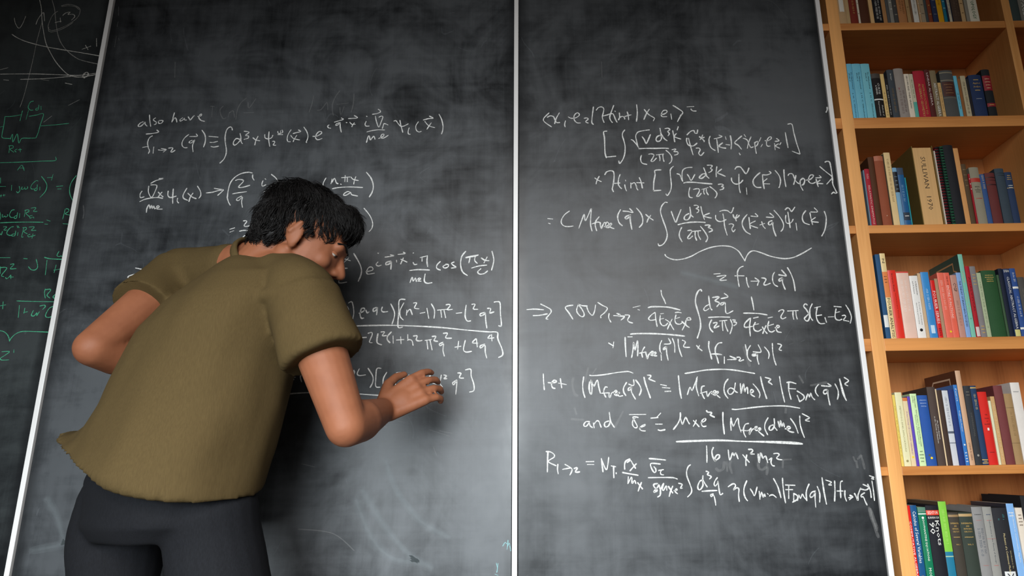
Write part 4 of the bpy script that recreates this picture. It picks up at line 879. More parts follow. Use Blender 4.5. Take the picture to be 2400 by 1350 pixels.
row(3, 'fourth shelf', 'books on the fourth shelf', 1880, 540, T4, 1163, [
 (910, 962, 258, (46, 84, 122), 'h', 'blue book with a white label low on its spine', [('b', .72, .86, (222, 222, 218), .9)]),
 (965, 1022, 247, (232, 204, 146), 'g', 'tall cream book reading FOURIER ANALYSIS', [('b', .22, .52, (224, 130, 70), 1.0), ('v', 'FOURIER ANALYSIS', .755, .45, .56, K_), ('h', 'Z', .09, .05, .5, K_), ('m', .26, .36, 3, (90, 50, 40))]),
 (1025, 1112, 430, (222, 52, 38), 'g', 'bright red book with black print', [('v', 'Inverse Field', .18, .26, .18, K_), ('v', 'Numbers and Theory', .52, .36, .14, (120, 24, 20), .1)]),
 (1116, 1252, 445, (232, 196, 178), 'g', 'thick shiny pinkish white book', [('m', .1, .6, 9, (240, 232, 226)), ('b', .0, .02, (214, 70, 60))]),
 (1256, 1346, 490, (236, 232, 226), 'g', 'white paperback with a round black emblem', [('v', 'A Mathematician', .20, .22, .16, K_, .18), ('v', 'and A Ferment', .19, .2, .14, K_, -.16), ('v', 'A Course of Geometry', .60, .36, .15, K_, .2), ('v', 'Geometry and Society', .60, .34, .15, K_, -.12), ('d', .86, .0042, K_)]),
 (1349, 1384, 462, (206, 176, 140), 'p', 'thin tan paperback', []),
 (1387, 1472, 450, (60, 140, 204), 'g', 'sky blue book with white clouds', [('m', .2, .62, 10, (214, 232, 244)), ('b', .80, .92, (196, 220, 238), .5)]),
 (1474, 1526, 538, (220, 34, 32), 'g', 'red book reading FOURIER SERIES', [('v', 'FOURIER SERIES', .47, .56, .62, W_), ('m', .82, .96, 4, K_)]),
 (1529, 1564, 520, (176, 142, 112), 'p', 'thin brown booklet', []),
 (1568, 1638, 456, (240, 112, 90), 'g', 'salmon book with a yellow dot', [('d', .90, .003, Y_, .2), ('m', .1, .6, 10, (248, 206, 190))]),
 (1640, 1702, 456, (236, 106, 84), 'g', 'salmon book with pale lettering', [('v', 'THEORY OF', .12, .14, .2, K_), ('v', 'ENTIRE FUNCTIONS', .45, .5, .4, (248, 214, 200), -.1)]),
 (1705, 1776, 482, (196, 144, 128), 'g', 'dusty pink book with black lettering', [('v', 'C*GP', .2, .14, .5, K_), ('m', .4, .9, 9, (150, 104, 92))]),
 (1779, 1830, 455, (136, 172, 222), 'g', 'light blue book on branching processes', [('v', 'THE THEORY OF BRANCHING PROCESSES', .48, .70, .4, K_)]),
 (1833, 1882, 256, (44, 88, 80), 'g', 'tall teal book whose cover shows a tan line', [('b', 0, 1, (124, 194, 172)), ('f', (206, 158, 112)), ('v', 'LINEAR', .28, .14, .3, (206, 176, 130)), ('m', .4, .7, 5, (190, 170, 130)), ('m', .76, .85, 5, K_)]),
 (1886, 1936, 386, (178, 34, 44), 'h', 'tall dark red book with a white foot label', [('v', 'ANALYTICAL', .4, .5, .36, (116, 20, 28)), ('b', .85, .98, (214, 200, 196), .8)]),
 (1939, 2002, 388, (134, 128, 128), 'h', 'tall grey hardcover with gilt print', [('m', .1, .28, 4, G_), ('m', .82, .95, 3, G_)]),
 (2005, 2052, 457, (176, 186, 150), 'p', 'pale green paperback', [('m', .1, .9, 10, (120, 130, 104))]),
 (2056, 2214, 434, (44, 82, 48), 'h', 'thick dark green hardcover with gilt lines', [('m', .06, .18, 4, G_)]),
 (2217, 2248, 480, (66, 92, 64), 'h', 'slim muted green book', []),
 (2251, 2296, 412, (30, 36, 52), 'h', 'slim black blue book', []),
 (2299, 2374, 414, (38, 52, 88), 'h', 'navy book reading CLASSICAL ABSTRACT ALGEBRA', [('v', 'CLASSICAL ABSTRACT ALGEBRA', .50, .76, .36, W_), ('h', 'DEAN', .035, .035, .8, W_), ('b', .89, .985, (214, 206, 130), .8)]),
 (2377, 2440, 410, (50, 82, 146), 'h', 'bright blue book with white bands', [('m', .06, .24, 6, W_), ('b', .27, .30, W_), ('m', .38, .78, 8, W_), ('b', .86, .89, W_)]),
 (2444, 2520, 505, (84, 80, 76), 'h', 'dark grey book right of the blue one', [('m', .2, .7, 5, (130, 124, 110))]),
])
T5 = 4.2188
row(4, 'fifth shelf', 'books on the fifth shelf', 1880, 800, T5, 1224, [
 (984, 1010, 528, (226, 198, 96), 'p', 'slim yellow paperback beside the upright', [('m', .1, .9, 10, (130, 110, 50))]),
 (1013, 1080, 503, (226, 220, 176), 'g', 'cream book with a cracked plastic cover', [('v', 'METHODS AND APPLICATIONS', .5, .62, .2, (140, 134, 90)), ('d', .93, .003, (150, 140, 90))]),
 (1083, 1131, 556, (222, 202, 160), 'p', 'beige paperback with purple lettering', [('b', .0, .05, (206, 120, 60)), ('v', 'FUNCTIONS OF COMPLEX VARIABLES', .52, .62, .3, (140, 90, 150)), ('d', .87, .0026, Y_)]),
 (1134, 1161, 543, (98, 70, 176), 'g', 'thin purple book', [('m', .3, .9, 8, (70, 110, 210))]),
 (1164, 1229, 516, (206, 232, 176), 'g', 'pale green book on differential equations', [('v', 'Differentials', .12, .16, .18, K_, .12), ('v', 'and Files', .08, .1, .18, K_, -.15), ('v', 'Introduction to Partial Differential', .48, .5, .17, K_, .14), ('v', 'Equations with Applications', .50, .4, .17, K_, -.14), ('m', .78, .96, 4, (90, 110, 80))]),
 (1233, 1336, 533, (42, 84, 158), 'h', 'thick blue hardcover with a yellow dot', [('m', .05, .18, 3, (140, 160, 200)), ('d', .89, .003, Y_), ('d', .85, .0028, (70, 80, 60), -.15)]),
 (1340, 1426, 450, (78, 64, 58), 'h', 'dark brown book on the theory of numbers', [('v', 'An Introduction', .55, .24, .16, W_, .16), ('v', 'to the Theory of Numbers', .55, .34, .16, W_, -.12)]),
 (1428, 1440, 470, (226, 200, 160), 'p', 'very thin cream booklet', []),
 (1443, 1491, 480, (66, 50, 42), 'h', 'slim dark brown book without print', []),
 (1494, 1552, 484, (206, 208, 212), 'g', 'silvery white book with dark lines', [('b', .55, .58, (90, 96, 110)), ('m', .05, .5, 14, (100, 104, 120)), ('b', .70, .71, (90, 96, 110))]),
 (1555, 1616, 476, (34, 52, 112), 'h', 'dark royal blue hardcover', []),
 (1619, 1655, 428, (56, 122, 196), 'g', 'slim bright blue book with white lettering', [('v', 'Polyhedra Primer', .46, .26, .44, W_), ('v', 'Pearce', .13, .16, .4, W_), ('d', .75, .0022, W_), ('m', .83, .97, 4, W_)]),
 (1659, 1711, 288, (104, 62, 40), 'h', 'tall tan book whose brown cover shows a line', [('b', 0, 1, (206, 164, 130)), ('f', (222, 190, 160)), ('v', 'LINEAR ALGEBRA', .86, .18, .3, (90, 60, 50))]),
 (1715, 1784, 438, (52, 54, 58), 'h', 'charcoal hardcover with a small emblem', [('m', .06, .14, 2, (110, 106, 96)), ('v', 'DIFFERENTIAL', .5, .3, .2, (96, 94, 90)), ('d', .88, .0028, (150, 148, 140))]),
 (1787, 1846, 437, (38, 62, 96), 'h', 'navy hardcover with gilt blocks', [('b', .02, .035, G_), ('m', .06, .36, 6, (226, 200, 130)), ('b', .93, .94, G_), ('b', .97, .98, G_), ('m', .94, .97, 1, G_)]),
 (1850, 1940, 498, (214, 42, 34), 'h', 'red hardcover with a white square', [('h', 'THE', .32, .016, .26, K_), ('h', 'THEORY', .37, .016, .5, K_), ('h', 'OF', .41, .014, .18, K_), ('h', 'RELATIVITY', .45, .016, .62, K_), ('b', .50, .535, W_, .2), ('m', .82, .84, 1, K_)]),
 (1943, 1971, 586, (226, 224, 190), 'p', 'thin pale cream booklet', []),
 (1974, 2014, 543, (206, 166, 112), 'p', 'tan book with a cracked spine', [('m', .05, .95, 12, (232, 206, 160))]),
 (2018, 2110, 435, (120, 62, 62), 'h', 'thick maroon hardcover', []),
 (2113, 2192, 516, (168, 136, 94), 'h', 'worn brown hardcover with a framed panel', [('b', .2, .205, (110, 84, 52)), ('b', .70, .705, (110, 84, 52)), ('m', .22, .68, 9, (140, 112, 74))]),
 (2196, 2290, 405, (236, 228, 220), 'g', 'tall white book at the frame edge', [('m', .1, .13, 1, (150, 150, 150))]),
])
row(5, 'bottom shelf', 'books on the lowest shelf in view', 1880, 1060, T4, 1330, [
 (1229, 1266, 575, (220, 38, 30), 'g', 'slim red book with white lettering', [('v', 'COMMUTATIVE ALGEBRA', .44, .56, .5, W_)]),
 (1270, 1338, 572, (30, 82, 130), 'g', 'blue book on calculus of several variables', [('v', 'Calculus of Several Variables', .32, .52, .5, W_), ('m', .68, .8, 5, (206, 140, 50))]),
 (1342, 1434, 592, (26, 120, 84), 'g', 'green book on diophantine equations', [('b', .0, .055, (90, 130, 110)), ('b', .065, .075, W_), ('v', 'DIOPHANTINE EQUATIONS', .34, .42, .3, W_), ('v', 'MORDELL', .72, .2, .34, W_), ('d', .11, .003, W_)]),
 (1438, 1578, 572, (30, 30, 36), 'h', 'black book reading Knots 90', [('b', .05, .10, (222, 70, 46)), ('h', 'EDITOR', .074, .03, .78, W_), ('h', 'KAWAUCHI', .125, .022, .85, W_), ('v', 'Knots', .28, .25, .34, W_, .2), ('v', '90', .23, .12, .36, W_, -.22)]),
 (1582, 1668, 530, (88, 76, 62), 'g', 'lime green book with a blue lower half', [('b', 0, .49, (130, 196, 66)), ('b', .49, 1.0, (34, 118, 148)), ('b', .53, .54, (170, 196, 160)), ('m', .05, .45, 9, (184, 222, 120))]),
 (1672, 1786, 648, (66, 60, 52), 'h', 'brownish black calculus volume I', [('b', .025, .05, (150, 122, 84)), ('h', 'DIFFERENTIAL', .12, .016, .8, G_), ('h', 'AND', .15, .016, .26, G_), ('h', 'INTEGRAL', .18, .016, .6, G_), ('h', 'CALCULUS', .21, .016, .6, G_), ('m', .26, .28, 1, G_), ('h', 'VOL. I', .35, .016, .36, G_)]),
 (1790, 1938, 648, (54, 62, 54), 'h', 'greenish black calculus volume II', [('b', .015, .045, (184, 152, 104)), ('h', 'DIFFERENTIAL', .12, .016, .8, G_), ('h', 'AND', .15, .016, .26, G_), ('h', 'INTEGRAL', .18, .016, .6, G_), ('h', 'CALCULUS', .21, .016, .6, G_), ('m', .26, .28, 1, G_), ('h', 'VOL. II', .35, .016, .4, G_)]),
 (1942, 2058, 588, (142, 140, 138), 'h', 'grey cloth book right of the calculus volumes', [('m', .07, .09, 1, K_), ('m', .2, .55, 8, (70, 80, 92)), ('b', .14, .142, R_, .5), ('b', .60, .602, R_, .5)]),
 (2062, 2162, 588, (150, 148, 142), 'h', 'grey cloth book with red ruled panel', [('m', .07, .09, 1, (40, 60, 96)), ('v', 'Introduction to the Theory of Groups', .36, .44, .18, (56, 66, 78)), ('b', .14, .143, R_, .5), ('b', .60, .603, R_, .5), ('b', .33, .332, R_)]),
 (2166, 2328, 598, (42, 42, 46), 'h', 'thick black book with a crossed white label', [('m', .06, .16, 5, (60, 150, 150)), ('v', 'Introduction to the', .54, .18, .1, (206, 190, 140), .26), ('v', 'Mechanics of a Continuous Medium', .48, .42, .13, (226, 206, 150), .0), ('b', .66, .80, (230, 230, 228), .72), ('h', 'X', .73, .1, .5, (60, 60, 64))]),
 (2332, 2412, 552, (40, 48, 62), 'g', 'light blue book on commutative algebra', [('b', 0, 1, (136, 182, 232)), ('v', 'Introduction to Commutative Algebra', .34, .5, .26, W_, .1), ('m', .08, .14, 2, W_)]),
 (2416, 2500, 598, (236, 222, 204), 'g', 'cream book at the lower right corner', [('m', .06, .2, 4, (110, 90, 76))]),
 (2504, 2600, 468, (34, 33, 35), 'h', 'tall black book whose plain side shows at right', []),
])
_rng = random.Random(5)
_seen = set()
ORD = ['', 'second', 'third', 'fourth', 'fifth']
BOOST = {0: 1.0, 1: 1.0, 2: 1.0, 3: 1.0, 4: 1.0, 5: 1.0}
for si, shelf, group, ox, oy, s, yref, items, tilt in ROWS:
    z0 = SHELF[si][1]
    last = -9
    for i, it in enumerate(items):
        xa, xb, yt, colr, kind, desc, decor = it
        ys = YB + (0.016 if si else 0.014) + _rng.uniform(0, 0.006)
        ya = oy + (yref + tilt*(xa-1290))/s; yb = oy + (yref + tilt*(xb-1290))/s
        x0 = at(ox+xa/s, ya, ys).x; x1 = at(ox+xb/s, yb, ys).x
        x0 = max(x0, last+0.0004); last = x1
        if si == 0 and xa < 2200: x0 = max(x0, ST1+0.0008)
        if yt is None: z1 = z0 + _rng.uniform(0.225, 0.262)
        else:
            dz = at(ox+(xa+xb)/2/s, oy+yt/s, ys).z; z1 = dz
        z1 = min(z1, SHELF[si-1][0]-0.01 if si else z1)
        h = z1-z0
        depth = min(max(0.135, h*0.66), 0.19)
        b = make_book(x0, x1, z0+0.0002, z1, ys, depth, colr, kind, decor, _rng)
        lab = f'{desc} on the {shelf}'
        if lab in _seen: raise ValueError('label used twice: '+lab)
        _seen.add(lab)
        tag(b, lab, 'book', group)

# ---------------------------------------------------------------- the person walking along the board
SKIN = (lambda t: (t.base(t.mix(t.noise(t.coords(), 24, 4), lin((122, 72, 48)), lin((148, 94, 66))), 0.58, 0.28), t.bump(t.noise(t.coords(), 420, 2), 0.05, 0.0006), t.m)[-1])(NT('skin'))
SHIRT = (lambda t: (t.base(t.mix(t.noise(t.coords((600, 600, 60)), 1, 2), lin((69, 56, 34)), lin((87, 72, 45))), 0.9, 0.1), t.bump(t.noise(t.coords((900, 900, 900)), 1, 2), 0.15, 0.0006), t.m)[-1])(NT('olive_cotton'))
DENIM = (lambda t: (t.base(t.mix(t.noise(t.coords((500, 500, 120)), 1, 2), lin((15, 15, 17)), lin((27, 28, 32))), 0.85, 0.15), t.bump(t.noise(t.coords((800, 800, 800)), 1, 2), 0.15, 0.0006), t.m)[-1])(NT('dark_navy_twill'))
HAIR = (lambda t: (t.base(t.mix(t.noise(t.coords((60, 60, 400)), 1, 3), lin((8, 7, 7)), lin((22, 19, 18))), 0.55, 0.25), t.m)[-1])(NT('black_hair'))
SHOE = plain('shoe_leather', (38, 34, 32), 0.5, 0.4)

def _ball(bm, c, r, rot=None, seg=20):
    m = Matrix.Translation(Vector(c)) @ (rot.to_4x4() if rot is not None else Matrix.Identity(4)) @ Matrix.Diagonal((*r, 1.0))
    bmesh.ops.create_uvsphere(bm, u_segments=seg, v_segments=seg//2+2, radius=1.0, matrix=m)
def _cap(bm, a, b, ra, rb, n=20):
    "a limb section: a tapered tube with round ends"
    a, b = Vector(a), Vector(b); d = (b-a); L = d.length
    if L < 1e-6: _ball(bm, a, (ra, ra, ra)); return
    d.normalize(); q = d.to_track_quat('Z', 'Y').to_matrix(); rings = []
    prof = []
    for i in range(5): t = math.pi/2*(1-i/5.0); prof.append((-ra*math.sin(t), ra*math.cos(t)))
    for i in range(7): t = i/6; prof.append((L*t, ra+(rb-ra)*t))
    for i in range(1, 6): t = math.pi/2*i/5.0; prof.append((L+rb*math.sin(t), rb*math.cos(t)))
    for z, r in prof:
        rings.append([bm.verts.new(a+q@Vector((r*math.cos(k*math.tau/n), r*math.sin(k*math.tau/n), z))) for k in range(n)] if r > 1e-5 else [bm.verts.new(a+q@Vector((0, 0, z)))])
    for A, B in zip(rings[:-1], rings[1:]):
        for k in range(n):
            k2 = (k+1) % n
            if len(A) == 1: bm.faces.new((A[0], B[k2], B[k]))
            elif len(B) == 1: bm.faces.new((A[k], A[k2], B[0]))
            else: bm.faces.new((A[k], A[k2], B[k2], B[k]))
def _loft(bm, rings, n=56):
    "closed tube through elliptical sections (centre, half axis u, half axis v, squareness)"
    R = []
    for c, u, v, e in rings:
        c, u, v = Vector(c), Vector(u), Vector(v); q = []
        for k in range(n):
            t = k*math.tau/n; ct, st = math.cos(t), math.sin(t)
            q.append(bm.verts.new(c+u*(math.copysign(abs(ct)**e, ct))+v*(math.copysign(abs(st)**e, st))))
        R.append(q)
    for A, B in zip(R[:-1], R[1:]):
        for k in range(n): bm.faces.new((A[k], A[(k+1) % n], B[(k+1) % n], B[k]))
    bm.faces.new(R[0]); bm.faces.new(R[-1])
def fuse(name, bm, mat, parent, voxel, smooth=6, wrinkle=None):
    "merge overlapping closed volumes into one continuous skin"
    bmesh.ops.recalc_face_normals(bm, faces=bm.faces[:])
    me = bpy.data.meshes.new('tmp'); bm.to_mesh(me); bm.free()
    o = bpy.data.objects.new('tmp', me); COL.objects.link(o)
    r = o.modifiers.new('r', 'REMESH'); r.mode = 'VOXEL'; r.voxel_size = voxel
    s = o.modifiers.new('s', 'SMOOTH'); s.factor = 0.5; s.iterations = smooth
    dg = bpy.context.evaluated_depsgraph_get(); dg.update()
    me2 = bpy.data.meshes.new_from_object(o.evaluated_get(dg), depsgraph=dg)
    bpy.data.objects.remove(o); bpy.data.meshes.remove(me)
    if wrinkle:
        nr = [v.normal.copy() for v in me2.vertices]
        for v, n_ in zip(me2.vertices, nr): v.co += n_*wrinkle(v.co, n_)
    me2.name = name; me2.materials.clear()
    return link(name, me2, mat, parent, True)

PY0 = -0.29
FW = Vector((0.60, 0.80, 0.0)); RT = Vector((0.80, -0.60, 0.0)); UP = Vector((0, 0, 1))
pel = at(392, 1185, PY0); wai = at(430, 1010, PY0); che = at(520, 780, PY0-0.01); nek = at(612, 622, PY0-0.01)
person = empty('person', (pel.x, PY0, 0.0)); PO = Vector(person.location)
def Lc(p): return Vector(p)-PO                     # world point to the person's own coordinates
shL = at(432, 648, PY0+0.10); shR = at(708, 690, PY0-0.11)
elL = at(222, 815, PY0-0.09); wrL = at(372, 862, PY0+0.06)
elR = at(812, 1000, PY0-0.15); wrR = at(898, 962, PY0+0.05)
hipL = at(288, 1195, PY0+0.05); hipR = at(492, 1212, PY0-0.06)
knL = at(238, 1545, PY0+0.03); anL = Vector((knL.x-0.10, PY0+0.03, 0.10))
knR = at(566, 1560, PY0-0.05); anR = Vector((knR.x+0.05, PY0-0.05, 0.09))
# head: looks to the right and down
HC = at(714, 564, PY0-0.015)
HF = Vector((0.86, 0.26, -0.43)).normalized()
HU = (Vector((0.38, 0.05, 0.92))-HF*HF.dot(Vector((0.38, 0.05, 0.92)))).normalized()
HL = HU.cross(HF).normalized()
HM = Matrix((HF, HL, HU)).transposed()
HS = 0.93
def H(x, y, z): return Lc(HC+HM@Vector((x*HS, y*HS, z*HS)))

def hand(bm, wrist, direc, back, spread, curl, thumb_side):
    "palm, four bent fingers of unequal length and a thumb from the side of the palm"
    d = direc.normalized(); n = (back-d*back.dot(d)).normalized(); s = d.cross(n).normalized()*thumb_side
    W = Vector(wrist)
    for k in (-1, -0.33, 0.33, 1):
        _cap(bm, W+s*(0.017*k)+d*0.006, W+s*(0.031*k)+d*0.088, 0.0155, 0.0125, 14)
    _ball(bm, W+d*0.045, (0.030, 0.030, 0.018), Matrix((d, s, n)).transposed())
    for k, ln, cu in ((1.0, 0.070, 0.8), (0.36, 0.080, 0.95), (-0.30, 0.076, 1.05), (-0.95, 0.060, 1.2)):
        p = W+s*(0.0335*k)+d*0.088; a = 0.35*curl*cu
        dd = (d+s*(spread*k)).normalized()
        for f, r0, r1 in ((0.46, 0.0098, 0.0090), (0.30, 0.0090, 0.0083), (0.24, 0.0083, 0.0074)):
            v = dd*math.cos(a)-n*math.sin(a); q = p+v*(ln*f)
            _cap(bm, p, q, r0, r1, 12); p = q; a += 0.50*curl*cu
    p = W+s*0.026+d*0.018
    for v, l, r0, r1 in (((s*0.75+d*0.62-n*0.25), 0.040, 0.0155, 0.0125), ((s*0.42+d*0.82-n*0.42), 0.031, 0.0118, 0.0104), ((s*0.10+d*0.86-n*0.55), 0.025, 0.0102, 0.0085)):
        q = p+v.normalized()*l; _cap(bm, p, q, r0, r1, 12); p = q

bm = bmesh.new()
T = lambda p, u, f, e=0.9: (Lc(p), RT*u, FW*f, e)
# trunk and neck
_loft(bm, [T(pel+UP*-0.02, .12, .10), T(pel+UP*0.05, .150, .11), T(wai, .142, .105), T(che, .168, .122), T(che.lerp(nek, .62), .150, .100), T(nek+UP*-0.02, .07, .065)])
_cap(bm, Lc(nek)+Vector((-0.02, -0.01, -0.05)), H(-0.045, 0, -0.055), 0.064, 0.056)
_cap(bm, Lc(shL), Lc(nek), 0.055, 0.058); _cap(bm, Lc(shR), Lc(nek), 0.055, 0.058)
# arms
for sh, el, wr in ((shL, elL, wrL), (shR, elR, wrR)):
    _cap(bm, Lc(sh), Lc(sh.lerp(el, .5)), .056, .049); _cap(bm, Lc(sh.lerp(el, .45)), Lc(el), .050, .039)
    _cap(bm, Lc(el), Lc(el.lerp(wr, .35)), .039, .043); _cap(bm, Lc(el.lerp(wr, .3)), Lc(wr), .043, .027)
hand(bm, Lc(wrR), Vector((0.74, 0.26, 0.50)), Vector((0.15, -0.90, 0.40)), 0.10, 1.0, -1)
hand(bm, Lc(wrL), Vector((0.9, -0.05, -0.15)), Vector((0.1, 0.9, 0.3)), 0.06, 0.8, 1)
# legs and feet
for hp, kn, an in ((hipL, knL, anL), (hipR, knR, anR)):
    _cap(bm, Lc(hp), Lc(kn), .086, .056); _cap(bm, Lc(kn), Lc(kn.lerp(an, .35)), .054, .056); _cap(bm, Lc(kn.lerp(an, .3)), Lc(an), .056, .038)
    _cap(bm, Lc(an)+Vector((-0.03, -0.01, -0.035)), Lc(an)+Vector((0.13, 0.03, -0.05)), .032, .026)
# skull and face
_ball(bm, H(-0.018, 0, 0.035), (0.100, 0.077, 0.088), HM)
_ball(bm, H(0.030, 0, -0.025), (0.064, 0.064, 0.088), HM)
_cap(bm, H(-0.012, 0.052, -0.058), H(0.068, 0.012, -0.098), 0.022, 0.018); _cap(bm, H(-0.012, -0.052, -0.058), H(0.068, -0.012, -0.098), 0.022, 0.018)
_ball(bm, H(0.076, 0, -0.100), (0.020, 0.024, 0.018), HM)
_cap(bm, H(0.084, 0.036, 0.018), H(0.091, 0.0, 0.014), 0.012, 0.012); _cap(bm, H(0.084, -0.036, 0.018), H(0.091, 0.0, 0.014), 0.012, 0.012)
_cap(bm, H(0.088, 0, 0.008), H(0.114, 0, -0.036), 0.0085, 0.0125)
_ball(bm, H(0.101, 0.013, -0.040), (0.011, 0.008, 0.009), HM); _ball(bm, H(0.101, -0.013, -0.040), (0.011, 0.008, 0.009), HM)
_ball(bm, H(0.060, 0.042, -0.030), (0.026, 0.021, 0.024), HM); _ball(bm, H(0.060, -0.042, -0.030), (0.026, 0.021, 0.024), HM)
_ball(bm, H(0.090, 0, -0.066), (0.011, 0.024, 0.0065), HM); _ball(bm, H(0.088, 0, -0.078), (0.011, 0.021, 0.0075), HM)
for sg in (1, -1):
    er = HM @ Matrix.Rotation(0.30*sg, 3, 'Z') @ Matrix.Rotation(-0.18, 3, 'Y')
    _ball(bm, H(-0.010, 0.079*sg, -0.008), (0.019, 0.0075, 0.031), er); _ball(bm, H(-0.004, 0.076*sg, -0.032), (0.010, 0.008, 0.012), er)
    _cap(bm, H(-0.022, 0.087*sg, -0.012), H(-0.008, 0.087*sg, 0.020), 0.0045, 0.0045, 10)
body = fuse('body', bm, SKIN, person, 0.0036, 6)

# eyes and brows
for sg in (1, -1):
    e = bmesh.new(); _ball(e, H(0.0775, 0.0325*sg, -0.004), (0.0115, 0.0115, 0.0085)); EY = from_bm('eye', e, plain('eye_white', (176, 166, 156), 0.25, 0.4, 0.02), person, True)
    e = bmesh.new(); _ball(e, H(0.0848, 0.0335*sg, -0.005), (0.0052, 0.0052, 0.0052)); from_bm('iris', e, ink((40, 26, 18)), EY, True)
    e = bmesh.new(); ec = H(0.0772, 0.0325*sg, -0.004); _ball(e, ec, (0.0128, 0.0128, 0.0100), HM, 28)
    bmesh.ops.delete(e, geom=[v for v in e.verts if (HM.transposed()@(v.co-ec)).z < -0.0006 and (HM.transposed()@(v.co-ec)).z > -0.0052], context='VERTS')
    from_bm('eyelid', e, SKIN, EY, True)
    e = bmesh.new()
    _cap(e, H(0.101, 0.014*sg, 0.020), H(0.094, 0.034*sg, 0.028), 0.0032, 0.0036, 10); _cap(e, H(0.094, 0.034*sg, 0.028), H(0.080, 0.052*sg, 0.021), 0.0036, 0.002, 10)
    from_bm('eyebrow', e, HAIR, person, True)
e = bmesh.new(); _ball(e, H(0.0955, 0, -0.0665), (0.0075, 0.0225, 0.0055), HM); _ball(e, H(0.0930, 0, -0.0775), (0.0075, 0.0195, 0.0062), HM)
from_bm('lips', e, plain('lips', (132, 64, 50), 0.45, 0.3), person, True)

# thick black hair, covering the back of the head and falling over the forehead
bm = bmesh.new()
_ball(bm, H(-0.022, 0, 0.050), (0.098, 0.078, 0.078), HM); _ball(bm, H(-0.060, 0, 0.016), (0.060, 0.074, 0.084), HM)
_ball(bm, H(-0.076, 0, -0.030), (0.036, 0.058, 0.052), HM); _ball(bm, H(0.048, 0, 0.078), (0.048, 0.060, 0.040), HM)
for sg in (1, -1):
    _cap(bm, H(-0.020, 0.066*sg, 0.055), H(0.014, 0.067*sg, 0.012), 0.020, 0.010); _cap(bm, H(-0.050, 0.062*sg, 0.030), H(-0.054, 0.056*sg, -0.040), 0.022, 0.016)
hair = fuse('hair', bm, HAIR, person, 0.0032, 4, lambda c, n: 0.0012*math.sin(420*(c.x*0.6+c.y*0.9+0.35*c.z)+6*noise.noise(c*40)))
rg = random.Random(3); bm = bmesh.new(); bm.from_mesh(hair.data)
base_v = [(v.co.copy(), v.normal.copy()) for v in hair.data.vertices]
HMT = HM.transposed(); HCl = Lc(HC)
for i in range(11000):                               # loose strands following the growth of the hair
    co, no = base_v[rg.randrange(len(base_v))]
    p = HMT@(co-HCl); dv = (HMT@no).normalized()
    if dv.z < -0.75: continue
    cl = Vector((noise.noise(p*26), noise.noise(p*26+Vector((9, 0, 0))), noise.noise(p*26+Vector((0, 9, 0)))))
    fl = Vector((0.30+0.55*max(p.x*10, -.5), dv.y*0.5, -0.65+0.35*dv.z))+cl*0.9; fl = (fl-dv*fl.dot(dv)).normalized()
    L = rg.uniform(.020, .040)*(0.55 if p.z < 0.02 else 1.0); r0 = rg.uniform(.0006, .0012); side = fl.cross(dv).normalized(); prev = None
    lift = rg.uniform(.6, 1.2)
    for k in range(5):
        t = k/4; c = p+fl*(L*t)+dv*(0.0005+0.007*math.sin(t*2.4)*lift-0.007*t*t); r = r0*(1-0.82*t)
        q = [bm.verts.new(HCl+HM@(c+o_)) for o_ in (side*r, dv*r, -side*r, -dv*r)]
        if prev:
            for j in range(4): bm.faces.new((prev[j], prev[(j+1) % 4], q[(j+1) % 4], q[j]))
        prev = q
bm.to_mesh(hair.data); bm.free()
for p_ in hair.data.polygons: p_.use_smooth = True

# shirt: loose short sleeved, open hem swinging out behind
ax = (nek-pel).normalized()
hu = (RT+ax*-0.40).normalized()                      # the hem slopes down to the right
hemC = at(374, 1082, PY0)
bm = bmesh.new()
def S(p, u, f, e=0.86, uu=None): return (Lc(p), (uu or RT)*u, FW*f, e)
hr = Vector((0.78, -0.58, -0.29))
_loft(bm, [S(hemC, .265, .165, .86, hr), S(hemC.lerp(wai, .5), .245, .160, .86, hr*.6+RT*.4), S(wai.lerp(che, .25), .218, .152), S(wai.lerp(che, .65), .203, .148), S(che, .198, .144),
           S(che.lerp(nek, .35), .192, .130), S(che.lerp(nek, .68), .165, .106), S(che.lerp(nek, .92), .105, .082), S(nek+Vector((0.004, 0, 0.004)), .074, .070, 1.0)])
for sh, el, k, w0, w1, inn in ((shL, elL, .50, .074, .082, 0.09), (shR, elR, .50, .076, .086, 0.09)):
    tip = sh.lerp(el, k); dn = (el-sh).normalized()
    side = dn.cross(FW).normalized(); fr = side.cross(dn).normalized()
    root = sh+(che-sh).normalized()*inn
    _loft(bm, [(Lc(root), side*.088, fr*.082, 1.0), (Lc(sh+dn*0.01), side*w0, fr*.072, 1.0), (Lc(sh.lerp(tip, .6)), side*(w0+w1)/2, fr*.074, 1.0), (Lc(tip), side*w1, fr*.076, 1.0)], 36)
    _cap(bm, Lc(sh)+(Lc(nek)-Lc(sh))*0.0, Lc(sh.lerp(nek, .62)), .068, .062)
def folds(c, n):
    z = (Lc(nek).z-c.z); along = c.dot(RT); dg_ = c.x*0.82+c.z*0.30
    a = 0.0055*math.sin(24*dg_+3.0*noise.noise(Vector((c.x*3, c.y*3, c.z*1.4))))*min(1, z*2.6)
    b_ = 0.014*noise.noise(Vector((c.x*7.5-c.z*2.2, c.y*7.5, c.z*2.6)))+0.004*noise.noise(Vector((c.x*17-c.z*6, c.y*17, c.z*7+c.x*5)))
    hem = 0.012*math.sin(13*along+0.6)*max(0, min(1, (z-0.42)*4))
    return (a+b_)*max(0.25, min(1, 1-(z-0.40)*5))+hem
shirt = fuse('t_shirt', bm, SHIRT, person, 0.0055, 6, folds)
bm = bmesh.new()
cq = (H(-0.045, 0, -0.055)-Lc(nek)).normalized()
cu_ = cq.cross(FW).normalized(); cv_ = cu_.cross(cq).normalized(); ring = []
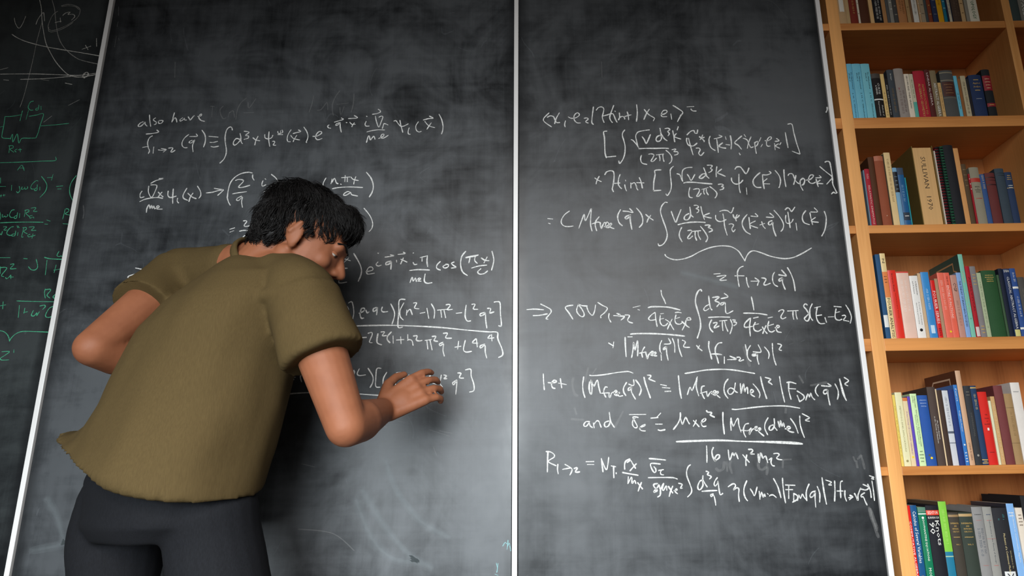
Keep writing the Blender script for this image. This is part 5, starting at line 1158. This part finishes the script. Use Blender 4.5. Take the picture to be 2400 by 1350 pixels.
for k in range(40):
    t = k*math.tau/40; c0 = Lc(nek)+Vector((0.002, 0, 0.002))+cu_*(0.072*math.cos(t))+cv_*(0.069*math.sin(t)); o_ = (cu_*math.cos(t)+cv_*math.sin(t))
    ring.append([bm.verts.new(c0+o_*(0.0055*math.cos(q))+cq*(0.011*math.sin(q))) for q in [i*math.tau/8 for i in range(8)]])
for k in range(40):
    for q in range(8): bm.faces.new((ring[k][q], ring[(k+1) % 40][q], ring[(k+1) % 40][(q+1) % 8], ring[k][(q+1) % 8]))
from_bm('collar', bm, SHIRT, shirt, True)

# trousers
bm = bmesh.new()
_loft(bm, [S(pel+UP*0.16+Vector((0.03, 0, 0)), .168, .125, .9), S(pel+UP*0.05, .190, .138, .9), S(pel+UP*-0.035, .190, .138, .9), S(pel+UP*-0.066, .150, .115, .9)])
for hp, kn, an in ((hipL, knL, anL), (hipR, knR, anR)):
    _cap(bm, Lc(hp), Lc(kn), .093, .074); _cap(bm, Lc(kn), Lc(an)+UP*0.02, .080, .070)
def creases(c, n):
    zz = c.z-Lc(pel).z
    return 0.006*noise.noise(Vector((c.x*5, c.y*5, c.z*13)))+0.0045*math.sin(34*(c.z+0.25*c.x)+4*noise.noise(c*4))*max(0, 1-abs(zz+0.12)*4)
trousers = fuse('trousers', bm, DENIM, person, 0.0065, 5, creases)
bm = bmesh.new()
b0 = pel+UP*0.115+Vector((0.022, 0, 0))
_loft(bm, [S(b0, .183, .139, .9), S(b0+UP*0.036+Vector((0.006, 0, 0)), .179, .136, .9)])
from_bm('belt', bm, plain('belt_leather', (22, 20, 20), 0.5, 0.4), trousers, True)
for an in (anL, anR):
    bm = bmesh.new(); a = Lc(an)
    _cap(bm, a+Vector((-0.045, -0.01, -an.z+0.048)), a+Vector((0.145, 0.035, -an.z+0.040)), .043, .036)
    _cap(bm, a+Vector((-0.02, 0, -an.z+0.06)), a+Vector((-0.005, 0, -an.z+0.115)), .046, .044)
    sh_ = fuse('shoe', bm, SHOE, person, 0.006, 4)
    for v in sh_.data.vertices: v.co.z = max(v.co.z, 0.004)
    so = bmesh.new()
    _loft(so, [(a+Vector((0.05, 0.013, -an.z+0.0)), Vector((0.137, 0.033, 0)), Vector((-0.011, 0.045, 0)), .8), (a+Vector((0.05, 0.013, -an.z+0.016)), Vector((0.137, 0.033, 0)), Vector((-0.011, 0.045, 0)), .8)], 40)
    from_bm('sole', so, plain('rubber_sole', (24, 23, 22), 0.8, 0.2), sh_, False)
tag(person, 'person in an olive T-shirt and dark trousers striding right past the chalkboard, head bent', 'person')
